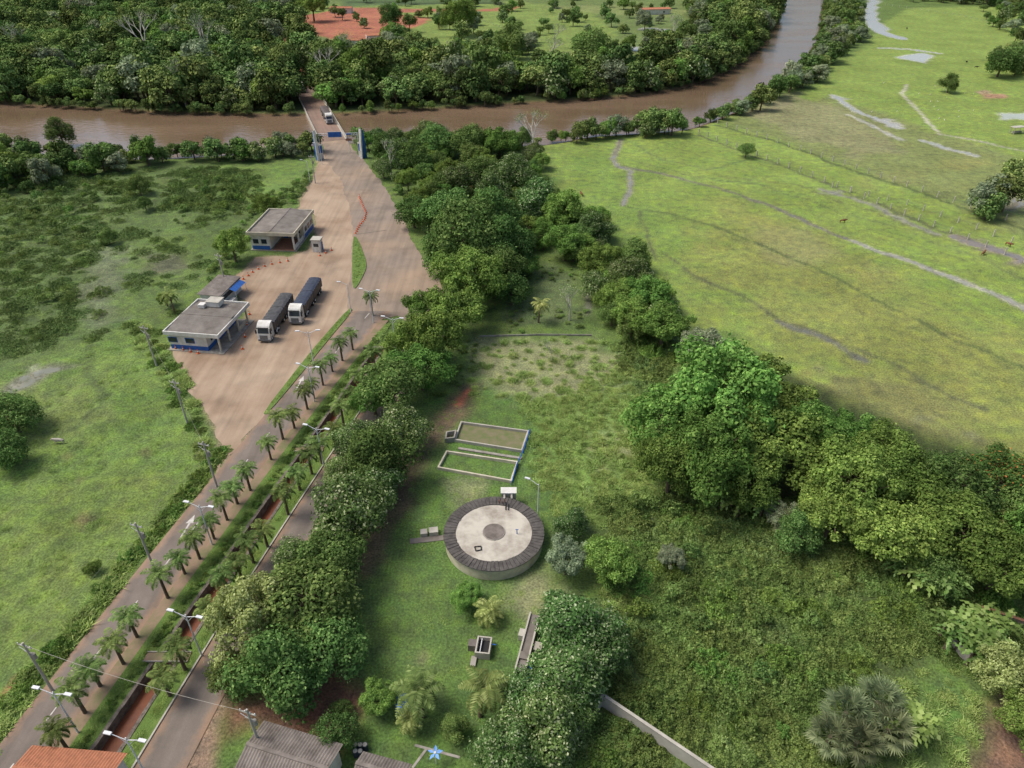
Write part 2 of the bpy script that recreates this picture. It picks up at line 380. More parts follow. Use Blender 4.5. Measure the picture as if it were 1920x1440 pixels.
def zline(pts, c, width, soft=0.8, namp=0.4, k=1.0, wetv=None, world=False):
    global col, wet
    P = pts if world else GP(pts)
    xs = [p[0] for p in P]; ys = [p[1] for p in P]; mg = width + soft + namp * 2 + 3
    sel = np.where((x > min(xs) - mg) & (x < max(xs) + mg) & (y > min(ys) - mg) & (y < max(ys) + mg))[0]
    if not len(sel): return
    d = linedist(x[sel] + W1[sel] * 1.5, y[sel] + W1[sel] * 1.2, P)
    w = np.clip((width / 2 - d + W2[sel] * namp) / soft + 0.5, 0, 1)[:, None] * k
    if c: col[sel] = col[sel] * (1 - w) + np.array(C[c] if isinstance(c, str) else c) * w
    if wetv: wet[sel] = np.maximum(wet[sel], w[:, 0] * wetv)

NF = [(-900, 175), (0, 190), (260, 206), (560, 212), (760, 205), (900, 195), (1080, 185), (1200, 175), (1290, 160), (1370, 130), (1420, 90), (1455, 30), (1470, -40), (1300, -60), (-900, -75)]
FIELDN = [(572, 84), (548, 20), (560, -8), (720, -10), (840, -12), (980, -12), (1110, -14), (1300, -14), (1290, 15), (1300, 45), (1375, 50), (1350, 90), (1280, 122), (1180, 150), (1000, 152), (900, 142), (820, 132), (760, 122), (700, 122), (640, 122)]
zone(NF, 'forest', 4, 4)
zone(FIELDN, (0.13, 0.18, 0.05), 4, 5)
zone([(545, 20), (600, 10), (720, 5), (840, 0), (960, 2), (1110, 20), (1160, 60), (1150, 85), (1080, 105), (1000, 120), (930, 120), (850, 110), (760, 95), (690, 80), (600, 60)], 'past', 6, 7, k=.7)
zone([(1000, 100), (1180, 92), (1300, 70), (1320, 100), (1180, 130), (1010, 135)], (0.13, 0.15, 0.05), 6, 6, k=.7, wetv=.5)
zone([(562, 30), (640, 18), (720, 24), (810, 34), (790, 48), (725, 62), (705, 84), (640, 80), (588, 62)], 'red', 3, 4)
zone([(600, 14), (900, 18), (980, 11), (960, 20), (700, 24)], 'red', 2, 2)
zone([(640, -10), (900, -12), (950, 6), (640, 12)], 'crop', 3, 1)
for q in range(-8, 12, 3): zline([(650, q), (945, q - 1)], (0.045, 0.07, 0.03), 2.5, 1, .2)
zone([(960, -40), (1180, -40), (1180, -5), (960, 0)], 'past2', 3, 1)
zone([(1000, 12), (1180, 8), (1290, 20), (1270, 34), (1100, 24)], 'past2', 4, 4, k=.8)
# left side
zone([(-900, 330), (0, 320), (560, 285), (590, 320), (480, 420), (330, 560), (240, 640), (160, 700), (0, 720), (-900, 800)], 'marsh', 8, 6)
zone([(480, 310), (560, 295), (590, 300), (575, 345), (520, 370), (450, 380), (380, 300)], 'field', 6, 5)
zone([(150, 640), (240, 610), (320, 690), (400, 850), (300, 1000), (100, 1220), (-30, 1360), (-300, 1500), (-500, 1100), (-300, 800), (0, 720)], 'field', 6, 5)
zone([(-100, 950), (200, 900), (380, 900), (300, 1000), (100, 1220), (-60, 1340)], (0.15, 0.21, 0.046), 6, 8, k=.8)
zone([(-60, 740), (100, 720), (180, 700), (220, 780), (100, 820), (-60, 860)], 'past2', 5, 8, k=.5)
zone([(160, 470), (230, 470), (330, 430), (380, 450), (370, 500), (260, 560), (200, 640), (140, 660)], 'field', 5, 6, k=.5)
zone([(172, 470), (215, 465), (235, 520), (210, 600), (175, 645), (150, 590)], (0.15, 0.17, 0.10), 4, 5, k=.75, wetv=.66)
zone([(50, 700), (90, 690), (150, 686), (110, 702), (60, 728), (20, 742), (-30, 748)], (0.18, 0.18, 0.12), 2, 2, wetv=.78)
zone([(270, 475), (350, 475), (360, 505), (280, 512)], (0.12, 0.13, 0.07), 3, 3, wetv=.5)
zone([(50, 690), (72, 684), (76, 700), (58, 706)], (0.3, 0.3, 0.22), 1, 1, k=.6, wetv=.7)
for q in [(155, 975, 16), (125, 855, 8), (150, 900, 6), (275, 850, 14)]:
    zone([(q[0] - q[2], q[1]), (q[0], q[1] - q[2] * .6), (q[0] + q[2], q[1]), (q[0], q[1] + q[2] * .6)], 'brown', 1.5, .8, k=.7)
zone([(-200, 1330), (-20, 1290), (30, 1240), (60, 1260), (0, 1370), (-100, 1500)], 'tall', 2, 2)
zone([(-5, 1310), (25, 1265), (45, 1262), (20, 1330)], 'red', 1, 1, k=.8)
zline([(170, 640), (168, 700), (190, 760), (150, 800)], (0.09, 0.12, 0.045), 1.2, 1, .4, k=.7)
# right pasture
zone([(1005, 262), (1060, 255), (1200, 247), (1330, 226), (1500, 176), (1545, 150), (1560, 120), (1620, 90), (1650, 50), (1700, 15), (1920, 10), (2600, 0), (2600, 900), (1920, 880), (1800, 850), (1700, 790), (1520, 750), (1460, 680), (1370, 630), (1300, 600),
      (1250, 540), (1160, 450), (1130, 400), (1060, 360)], 'past', 4, 3)
zone([(1050, 300), (1120, 290), (1200, 360), (1300, 460), (1380, 560), (1300, 560), (1180, 440)], (0.15, 0.24, 0.045), 12, 10, k=.7)
zone([(1345, 228), (1450, 195), (1560, 180), (1700, 230), (1920, 300), (2600, 420), (2600, 620), (1920, 440), (1700, 350), (1500, 275)], 'past2', 5, 5)
zone([(1400, 215), (1500, 185), (1560, 195), (1640, 240), (1700, 290), (1600, 290), (1480, 250)], 'sand', 6, 8, k=.5)
zone([(1360, 400), (1540, 420), (1600, 500), (1800, 580), (1920, 640), (2300, 760), (2300, 860), (1920, 870), (1800, 840), (1560, 740), (1470, 660), (1380, 590), (1280, 480)], 'olive', 14, 14, k=.8)
zone([(1420, 430), (1520, 425), (1560, 470), (1500, 500), (1430, 480)], 'sand', 6, 6, k=.3)
zone([(1520, 680), (1700, 720), (1850, 800), (1920, 860), (1800, 850), (1620, 790), (1530, 740)], (0.18, 0.18, 0.065), 6, 7, k=.75)
rs = np.random.default_rng(5)
for i in range(60):
    px, py = rs.uniform(1150, 1950), rs.uniform(300, 820)
    if py > 300 + (px - 1100) * .75: continue
    r0 = rs.uniform(10, 45); zone([(px + r0 * math.cos(a) * rs.uniform(.6, 1.3), py + r0 * .4 * math.sin(a) * rs.uniform(.6, 1.3)) for a in np.linspace(0, 6.28, 8)[:-1]], [(0.25, 0.255, 0.07), (0.14, 0.22, 0.045), (0.21, 0.215, 0.07)][i % 3], 5, 5, k=.4)
for pts, wd, c, wv in [
    ([(1165, 262), (1152, 295), (1160, 312), (1185, 320), (1180, 350), (1170, 385)], 1.9, (0.24, 0.23, 0.16), .8),
    ([(1160, 312), (1230, 322), (1340, 350), (1450, 388), (1530, 425), (1600, 452), (1680, 482), (1760, 512), (1820, 535), (1880, 560), (1940, 590)], 1.6, (0.17, 0.16, 0.11), .8),
    ([(1600, 452), (1680, 482), (1760, 512), (1880, 560), (1940, 590)], 2.0, (0.32, 0.31, 0.24), .8),
    ([(1170, 385), (1250, 400), (1340, 425), (1450, 465), (1560, 520), (1680, 580), (1800, 640), (1920, 690)], 1.0, (0.10, 0.13, 0.045), None),
    ([(1200, 395), (1215, 450), (1225, 490)], .8, (0.12, 0.14, 0.06), None),
    ([(1240, 480), (1350, 540), (1470, 600), (1560, 640), (1700, 700), (1850, 770)], 1.0, (0.12, 0.13, 0.06), .62),
    ([(1460, 600), (1490, 615), (1560, 645), (1620, 680)], 1.4, (0.15, 0.15, 0.11), .76),
    ([(1180, 265), (1250, 300), (1330, 318), (1400, 300)], .9, (0.13, 0.18, 0.06), None),
    ([(1190, 300), (1300, 330), (1420, 345), (1560, 390), (1700, 430), (1920, 520)], .7, (0.14, 0.18, 0.06), None),
    ([(1345, 235), (1480, 275), (1600, 320), (1750, 370), (1920, 430), (2200, 520)], 1.7, (0.10, 0.13, 0.045), None),
    ([(1310, 252), (1400, 287), (1500, 324), (1620, 374), (1750, 427), (1920, 494), (2100, 562)], 1.2, (0.12, 0.14, 0.06), .55),
    ([(1540, 355), (1600, 372), (1680, 405), (1760, 440)], 2.0, (0.22, 0.22, 0.16), .66),
    ([(1790, 445), (1860, 468), (1935, 492)], 3.4, (0.22, 0.19, 0.15), .85),
    ([(1700, 158), (1692, 175), (1715, 200), (1745, 235), (1762, 252)], 1.2, (0.42, 0.4, 0.3), None),
    ([(1762, 252), (1850, 268), (1920, 285)], 1.4, (0.34, 0.33, 0.23), .7),
    ([(1560, 178), (1600, 205), (1650, 225), (1690, 240)], 3.0, (0.38, 0.38, 0.31), .85),  # wet streak, its shine painted in as pale colour
    ([(1640, -10), (1632, 20), (1636, 48), (1655, 62), (1690, 72)], 8.0, (0.4, 0.4, 0.37), 1),
    ([(1650, 90), (1700, 92), (1760, 100)], 3.4, (0.42, 0.42, 0.36), .9),
    ([(1730, 262), (1775, 278), (1830, 292)], 3.0, (0.38, 0.38, 0.3), .85),
    ([(1590, 215), (1640, 238), (1690, 262)], 2.0, (0.36, 0.36, 0.29), .7),
    ([(1350, 330), (1500, 350), (1620, 390), (1750, 440), (1920, 500)], .7, (0.15, 0.17, 0.06), None)]:
    zline(pts, c, wd, wetv=wv)
for e in [(1722, 108, 34, 9, (0.5, 0.5, 0.46), 1), (1862, 180, 26, 6, (0.36, 0.2, 0.12), .7), (1845, 172, 12, 3, (0.36, 0.25, 0.16), .8), (1900, 218, 32, 11, (0.48, 0.5, 0.4), 1), (1680, 235, 12, 4, (.42, .4, .33), .9), (1660, 226, 14, 3, (.42, .4, .33), .9),
          (1860, 468, 28, 6, (0.24, 0.2, 0.16), .95), (1905, 385, 26, 12, (0.22, 0.19, 0.15), 1), (1905, 490, 26, 6, (0.24, 0.2, 0.16), .95), (1608, 672, 12, 4, (.15, .15, .12), .88), (1550, 692, 25, 4, (.17, .17, .11), .66), (1730, 785, 25, 5, (.17, .17, .11), .7), (1820, 815, 16, 3, (.17, .17, .11), .7),
          (1560, 362, 16, 3, (.24, .24, .18), .82), (1652, 52, 18, 8, (.4, .4, .36), 1), (1130, 105, 24, 3.5, (.36, .36, .33), .95), (1200, 92, 36, 5, (.36, .36, .33), .95), (1225, 55, 26, 3, (.36, .36, .33), .95), (1080, 118, 22, 3, (.3, .3, .26), .85), (1840, 450, 12, 3, (.2, .17, .13), .85), (1575, 185, 16, 3, (.36, .36, .3), .85)]:
    cx, cy, rx, ry, cc, wv = e
    zone([(cx + rx * math.cos(a * math.pi / 5) * rs.uniform(.7, 1.25), cy + ry * math.sin(a * math.pi / 5) * rs.uniform(.6, 1.3)) for a in range(10)], cc, 2.0, 2.6, k=.9, wetv=wv)
zone([(1380, 210), (1430, 190), (1500, 175), (1480, 200), (1420, 215)], 'sand', 4, 4, k=.6)
# compound
zone([(790, 750), (880, 640), (1100, 620), (1190, 640), (1260, 700), (1200, 800), (1180, 950), (1060, 1000), (1040, 1200), (1000, 1500), (600, 1500), (640, 1200), (700, 1000)], 'lawn', 4, 3)
zone([(900, 640), (1110, 625), (1170, 680), (1160, 720), (1080, 770), (960, 740), (890, 700)], 'dry', 5, 5, k=.75)
zone([(990, 770), (1080, 740), (1220, 740), (1250, 860), (1200, 980), (1050, 970), (1030, 900)], 'tall', 4, 4)
zone([(1090, 830), (1160, 810), (1190, 850), (1120, 880)], 'dry', 3, 3, k=.6)
zone([(940, 1090), (1030, 1060), (1050, 1110), (1000, 1180), (930, 1140)], 'dry', 3, 3, k=.8)
zone([(840, 905), (920, 900), (920, 930), (860, 950)], 'dry', 2, 2, k=.6)
zone([(720, 1100), (800, 1080), (860, 1160), (840, 1280), (740, 1280)], (0.13, 0.2, 0.05), 5, 5, k=.6)
zone([(790, 1215), (805, 1230), (795, 1250), (778, 1240)], 'dirt', 1.2, .6, k=.5)
zline([(880, 730), (862, 765), (800, 830), (765, 880), (742, 940), (715, 990), (690, 1060)], (0.16, 0.105, 0.07), 4.2, 2.5, 1.2, k=.85)
zline([(880, 732), (866, 755)], 'red', 1.6, .8, .4)
zone([(1100, 540), (1100, 590), (1090, 620), (960, 610), (960, 560), (1030, 500)], (0.11, 0.15, 0.055), 4, 4, wetv=.5)
zone([(1092, 540), (1106, 540), (1110, 575), (1100, 592)], (0.16, .15, .13), 1, .8, wetv=1)
zone([(880, 320), (892, 318), (895, 345), (884, 350)], 'red', 1, .8, wetv=.8)
zone([(400, 1330), (470, 1290), (560, 1280), (640, 1240), (700, 1300), (650, 1360), (600, 1400), (480, 1380), (410, 1400)], (0.2, 0.10, 0.06), 3, 2.5)
zone([(1120, 950), (1300, 930), (1560, 980), (1760, 1080), (1800, 1250), (1700, 1500), (1340, 1500), (1150, 1300), (1160, 1100)], (0.08, 0.12, 0.03), 5, 4)
zone([(1250, 700), (1450, 690), (1700, 800), (1950, 880), (2100, 1100), (1800, 1100), (1500, 1000), (1250, 930)], 'forest', 4, 3)
zone([(1690, 1280), (1760, 1230), (1860, 1270), (1830, 1420), (1720, 1440)], 'lawn', 3, 2)
zone([(1845, 1330), (1880, 1290), (1990, 1300), (2050, 1500), (1800, 1500)], (0.19, 0.11, 0.07), 3, 2.5)
zone([(1130, 1350), (1220, 1400), (1290, 1480), (1050, 1480), (1080, 1400)], (0.07, 0.11, 0.035), 3, 2)
zone([(400, 1420), (480, 1360), (470, 1500), (380, 1500)], 'lawn', 1.5, 1)
zone([(365, 1355), (400, 1300), (430, 1270), (420, 1340), (412, 1400), (400, 1500), (330, 1500), (345, 1400)], 'dirt', 1.5, 1)
YF = sdpoly(x, y, YARD) + W2 * 1.2
w = np.clip((YF + 1.0) / 1.0, 0, 1)[:, None]; col = col * (1 - w * .8) + np.array((0.32, 0.23, 0.155)) * w * .8
FARROAD = GP([(571, 163), (560, 140), (552, 122), (541, 100), (530, 82), (520, 60)])
zline(FARROAD, 'red', 7, 1.5, .5, world=True)
# river bed
z = np.zeros(x.size)
sdr = sdpoly(x, y, RIVER)
w = np.clip((sdr + 3) / 3, 0, 1)[:, None]; col = col * (1 - w) + np.array((0.16, 0.09, 0.05)) * w
z += -1.6 * np.clip((sdr + 2.0) / 5, 0, 1)
# hummocks
LF = GP([(-900, 320), (0, 315), (560, 300), (500, 380), (300, 600), (390, 860), (290, 990), (60, 1250), (-300, 1500), (-900, 1500)])
mk = np.clip(sdpoly(x, y, LF) / 5 - .3, 0, 1); z += mk * (fbm(x / 3.2, y / 3.2, 21, 3) - .5) * 1.4
RF = GP([(1080, 300), (1330, 240), (1600, 150), (2600, 150), (2600, 850), (1800, 800), (1500, 720), (1340, 600), (1160, 430)])
mk = np.clip(sdpoly(x, y, RF) / 6, 0, 1); z += mk * (fbm(x / 7, y / 7, 25, 3) - .5) * .5
SF = GP([(900, 640), (1200, 640), (1260, 900), (1080, 980), (1000, 900), (900, 760)])
mk = np.clip(sdpoly(x, y, SF) / 4, 0, 1); z += mk * (fbm(x / 3, y / 3, 29, 3) - .5) * .35
# ditch
ind = (x > D0(y) + .25) & (x < D1(y) - .25) & (y < DT)
z[ind] = -2.4
col[(x > D0(y) - 1) & (x < D1(y) + 1) & (y < DT + 1)] = (0.14, 0.07, 0.04)
me = bpy.data.meshes.new('ground')
nv = x.size; R_, Cn = sh
idx = np.arange(nv).reshape(sh)
quads = np.stack([idx[:-1, :-1], idx[:-1, 1:], idx[1:, 1:], idx[1:, :-1]], -1).reshape(-1, 4)
me.vertices.add(nv); me.vertices.foreach_set('co', np.stack([x, y, z], 1).ravel())
nf = len(quads); me.loops.add(nf * 4); me.loops.foreach_set('vertex_index', quads.ravel())
me.polygons.add(nf); me.polygons.foreach_set('loop_start', np.arange(nf) * 4); me.polygons.foreach_set('loop_total', np.full(nf, 4))
me.polygons.foreach_set('use_smooth', np.ones(nf, bool)); me.update()
ca = me.attributes.new('zonecol', 'FLOAT_COLOR', 'POINT')
ca.data.foreach_set('color', np.concatenate([col, np.ones((nv, 1))], 1).ravel())
wa = me.attributes.new('wet', 'FLOAT', 'POINT'); wa.data.foreach_set('value', wet)
m, nt, b = new_mat('ground_grass')
tc = N(nt, 'ShaderNodeTexCoord'); at = N(nt, 'ShaderNodeAttribute', attribute_name='zonecol'); aw = N(nt, 'ShaderNodeAttribute', attribute_name='wet')
def nz(s, d=5, r=.6):
    n = N(nt, 'ShaderNodeTexNoise'); n.inputs['Scale'].default_value = s; n.inputs['Detail'].default_value = d; n.inputs['Roughness'].default_value = r
    nt.links.new(tc.outputs['Object'], n.inputs['Vector']); return n.outputs[0]
def mr(src, a, b_, c, d):
    n = N(nt, 'ShaderNodeMapRange'); n.inputs[1].default_value = a; n.inputs[2].default_value = b_; n.inputs[3].default_value = c; n.inputs[4].default_value = d
    nt.links.new(src, n.inputs[0]); return n.outputs[0]
def mth(op, a, b_):
    n = N(nt, 'ShaderNodeMath', operation=op); nt.links.new(a, n.inputs[0])
    if isinstance(b_, (int, float)): n.inputs[1].default_value = b_
    else: nt.links.new(b_, n.inputs[1])
    return n.outputs[0]
n05 = nz(.5, 5)
v = mth('MULTIPLY', mth('MULTIPLY', mr(nz(.06, 3), .3, .7, .82, 1.18), mr(n05, .3, .7, .68, 1.32)), mr(nz(3.5, 3), .3, .7, .55, 1.45))
hs = N(nt, 'ShaderNodeHueSaturation'); nt.links.new(at.outputs['Color'], hs.inputs['Color']); nt.links.new(v, hs.inputs['Value'])
nb = nz(.16, 5)
nt.links.new(mr(nb, .3, .7, .484, .512), hs.inputs['Hue'])
nt.links.new(mr(n05, .3, .7, .82, 1.02), hs.inputs['Saturation'])
nt.links.new(hs.outputs[0], b.inputs['Base Color'])
b.inputs['Roughness'].default_value = .9; b.inputs['Specular IOR Level'].default_value = .1
bp = N(nt, 'ShaderNodeBump'); bp.inputs['Strength'].default_value = .75; bp.inputs['Distance'].default_value = .35
nt.links.new(nz(1.4, 5, .75), bp.inputs['Height']); nt.links.new(bp.outputs[0], b.inputs['Normal'])
gl = N(nt, 'ShaderNodeBsdfPrincipled'); gl.inputs['Roughness'].default_value = .08; gl.inputs['Specular IOR Level'].default_value = .9
nt.links.new(at.outputs['Color'], gl.inputs['Base Color'])  # pale silt colour of pools, brightened to stand in for sky reflection
wf = mr(mth('ADD', aw.outputs['Fac'], nz(.6, 4)), 1.18, 1.3, 0, 1)
ms = N(nt, 'ShaderNodeMixShader'); nt.links.new(wf, ms.inputs[0]); nt.links.new(b.outputs[0], ms.inputs[1]); nt.links.new(gl.outputs[0], ms.inputs[2])
nt.links.new(ms.outputs[0], nt.nodes['Material Output'].inputs[0])
me.materials.append(m); link('ground', me)

# ------------------------------------------------------------------ river water
m, nt, b = new_mat('river_water')
tc = N(nt, 'ShaderNodeTexCoord')
mp = N(nt, 'ShaderNodeMapping'); mp.inputs['Scale'].default_value = (.5, 1.2, 1); nt.links.new(tc.outputs['Object'], mp.inputs[0])
n1 = N(nt, 'ShaderNodeTexNoise'); n1.inputs['Scale'].default_value = .7; n1.inputs['Detail'].default_value = 5; nt.links.new(mp.outputs[0], n1.inputs['Vector'])
n2 = N(nt, 'ShaderNodeTexNoise'); n2.inputs['Scale'].default_value = .035; n2.inputs['Detail'].default_value = 6; nt.links.new(mp.outputs[0], n2.inputs['Vector'])
r = N(nt, 'ShaderNodeValToRGB'); r.color_ramp.elements[0].color = (.15, .10, .06, 1); r.color_ramp.elements[1].color = (.22, .15, .095, 1)
r.color_ramp.elements[0].position = .35; r.color_ramp.elements[1].position = .65
nt.links.new(n2.outputs[0], r.inputs[0]); nt.links.new(r.outputs[0], b.inputs['Base Color'])
b.inputs['Roughness'].default_value = .1; b.inputs['IOR'].default_value = 1.75
n3 = N(nt, 'ShaderNodeMapRange'); n3.inputs[1].default_value = .4; n3.inputs[2].default_value = .62; n3.inputs[3].default_value = .15; n3.inputs[4].default_value = .6
nt.links.new(n2.outputs[0], n3.inputs[0])
bp = N(nt, 'ShaderNodeBump'); bp.inputs['Distance'].default_value = .3
nt.links.new(n3.outputs[0], bp.inputs['Strength'])
nt.links.new(n1.outputs[0], bp.inputs['Height']); nt.links.new(bp.outputs[0], b.inputs['Normal'])
poly_sheet('river_water', RIVER, -.55, m)

# ------------------------------------------------------------------ paving
poly_sheet('truck_yard', ragged(YARD, 1.2, 1.0, 0), .03, M['yard'])
poly_sheet('road_junction', ragged(FORK, 1.0, .7, 1), .05, M['fork'])
strip('road', L0, L1, YB, YT + 3, .07, 'asphalt')
strip('service_road', R0, R1, YB, RT + 4, .07, 'asphalt')
strip('palm_verge', L1, off(L1, 1.5), YB, YT - 1, .16, 'palmstrip', sides='kerbstone', cross=3)
strip('median_lawn', off(L1, 1.5), D0, YB, YT - 2.5, .2, 'strip', sides='kerbstone', cross=3)
strip('ditch_verge', D1, R0, YB, DT + 10, .18, 'strip', sides='kerbstone', cross=3)
strip('ditch_water', off(D0, .3), off(D1, -.3), YB, DT, -.95, 'ditchwater', cross=2)
def ditch_wall(f, s):
    mb = MB(); Y = np.arange(YB, DT, 1.3); X = f(Y)
    for i in range(len(Y) - 1):
        h = .24 + .02 * ((i * 7) % 3)
        a, b_ = (X[i], Y[i]), (X[i + 1], Y[i + 1])
        vs = [(a[0], a[1], -2.4), (a[0] + s, a[1], -2.4), (b_[0] + s, b_[1], -2.4), (b_[0], b_[1], -2.4), (a[0], a[1], h), (a[0] + s, a[1], h), (b_[0] + s, b_[1], h), (b_[0], b_[1], h)]
        mb.add(vs, [(4, 5, 6, 7), (0, 1, 5, 4), (1, 2, 6, 5), (2, 3, 7, 6), (3, 0, 4, 7)], 'stone')
    mb.obj('ditch_retaining_wall')
ditch_wall(D0, .42); ditch_wall(D1, -.42)
mb = MB()
mb.box(float((D0(DT) + D1(DT)) / 2), DT + .3, -1, 6, .6, 2.7, 'stone'); mb.obj('ditch_headwall')
for py in (1235, 845):
    Yc = float(G(300, py)[1]); a = float(D0(Yc)) - .9; b_ = float(D1(Yc)) + .9
    mb = MB(); mb.box((a + b_) / 2, Yc, .27, b_ - a, 1.3, .16, 'palmstrip')
    for sx in (-.6, .6): mb.box((a + b_) / 2, Yc + sx, .4, b_ - a, .12, .14, 'conc')
    mb.obj('footbridge')
strip('kerb', off(R0, -.18), R0, YB, DT + 9, .21, 'concpale', sides='concpale', cross=1)
# markings
mb = MB()
Y = 34.0
while Y < 128:
    xm = float((L0(Y) + L1(Y)) / 2); x2 = float((L0(Y + 2.2) + L1(Y + 2.2)) / 2)
    mb.add([(xm - .07, Y, .085), (xm + .07, Y, .085), (x2 + .07, Y + 2.2, .085), (x2 - .07, Y + 2.2, .085)], [(0, 1, 2, 3)], 'mark'); Y += 6.5
for (px, py) in ((349, 990), (560, 720)):
    ax, ay = [float(q) for q in G(px, py)]
    mb.add([(ax - .12, ay - 1.8, .086), (ax + .12, ay - 1.8, .086), (ax + .3, ay + .8, .086), (ax + .06, ay + .8, .086)], [(0, 1, 2, 3)], 'mark')
    mb.add([(ax - .35, ay + .8, .086), (ax + .7, ay + .8, .086), (ax + .3, ay + 2.4, .086)], [(0, 1, 2)], 'mark')
for (pts) in ([(668, 440), (725, 432)],):
    P = GP(pts)
    for (a, b_) in zip(P[:-1], P[1:]):
        d = Vector((b_[0] - a[0], b_[1] - a[1])).normalized(); n_ = Vector((-d.y, d.x)) * .07
        mb.add([(a[0] - n_.x, a[1] - n_.y, .072), (b_[0] - n_.x, b_[1] - n_.y, .072), (b_[0] + n_.x, b_[1] + n_.y, .072), (a[0] + n_.x, a[1] + n_.y, .072)], [(0, 1, 2, 3)], 'slate')
mb.obj('road_markings')
def island(name, pts):
    P = smooth_poly(GP(pts), 1); o = poly_sheet(name, P, .2, M['strip'])
    mb = MB(); n = len(P)
    mb.add([(p[0], p[1], .2) for p in P] + [(p[0], p[1], 0) for p in P], [(i, (i + 1) % n, n + (i + 1) % n, n + i) for i in range(n)], 'kerbstone')
    mb.obj('kerb', parent=o); return P
ISL = [island('grass_island', [(662, 444), (670, 446), (683, 478), (688, 498), (684, 512), (668, 542), (661, 540), (660, 500)]),
       island('grass_island', [(493, 776), (500, 779), (560, 708), (610, 645), (662, 583), (656, 577), (600, 640), (550, 702)])]
# ------------------------------------------------------------------ bridge
d = (BR1 - BR0); BL = d.length; ang = math.atan2(d.y, d.x) - math.pi / 2
deck = MB(); deck.box(0, BL / 2, -.22, 9.6, BL, .6, 'concpale')
surf = MB(); surf.box(0, BL / 2, .1, 8.4, BL, .02, 'deck')
rail = MB()
for s in (-1, 1):
    rail.box(s * 4.65, BL / 2, .95, .22, BL, .25, 'concpale'); rail.box(s * 4.65, BL / 2, .28, .26, BL, .36, 'concpale')
    k = 0
    while k <= BL: rail.box(s * 4.65, k, .62, .18, .5, .42, 'concpale'); k += 2
piers = MB()
for k in range(1, 6):
    yy = BL * k / 6
    for sx in (-3, 3): piers.cyl((sx, yy, -4), (sx, yy, -.9), .6, .6, 12, 'conc')
    piers.box(0, yy, -.75, 8.6, 1.2, .46, 'conc')
group('road_bridge', (BR0.x, BR0.y, 0), ang, [('deck', deck), ('carriageway', surf), ('parapets', rail), ('piers', piers)])

def portal():
    lx, ly = [float(q) for q in G(596, 300)]; rx, ry = [float(q) for q in G(683, 296)]
    for (px_, py_, s) in ((lx, ly, 1), (rx, ry, -1)):
        mb = MB()
        mb.ext([(-1.1, 0), (1.1, 0), (.9, 5), (.4, 8.6), (-.2, 9.2), (-.6, 5)], -.35, .35, 'blue')
        mb.ext([(-1.4, 0), (-1.12, 0), (-.62, 5), (-.22, 9.2), (-.7, 9.4), (-1.2, 5)], -.4, .4, 'white')
        mb.box(1.3 * s, 0, 2.4, 1.4, .3, 4.8, 'white'); mb.box(1.3 * s, -.17, 3.2, 1.1, .06, 2.2, 'blue')
        mb.obj('entrance_totem', (px_, py_, 0), .5 * s)
    gxx, gyy = [float(q) for q in G(602, 287)]; hx, hy = [float(q) for q in G(674, 285)]
    mb = MB(); w_ = math.hypot(hx - gxx, hy - gyy)
    for q in (0, w_): mb.cyl((q, 0, 0), (q, 0, 6.4), .14, .11, 8, 'lampwhite')
    for zz in (5.6, 6.2): mb.cyl((0, 0, zz), (w_, 0, zz), .07, .07, 6, 'lampwhite')
    k = 0
    while k < w_ - .5: mb.cyl((k, 0, 5.6), (k + .6, 0, 6.2), .04, .04, 4, 'lampwhite'); k += .8
    mb.box(w_ * .42, -.15, 5.9, 4.4, .08, 1.8, 'white'); mb.box(w_ * .42, -.2, 5.9, 4.2, .06, 1.6, 'blue')
    mb.box(w_ * .78, -.15, 5.9, 1.6, .08, .5, 'blue')
    mb.obj('overhead_sign_gantry', (gxx, gyy, 0), math.atan2(hy - gyy, hx - gxx))
    mb = MB(); bx, by = [float(q) for q in G(657, 286)]
    mb.cyl((0, 0, 0), (0, 0, 4), .08, .08, 6, 'lampwhite'); mb.box(0, -.1, 4.2, 2.0, .1, .7, 'brick'); mb.obj('warning_sign', (bx, by, 0))
portal()

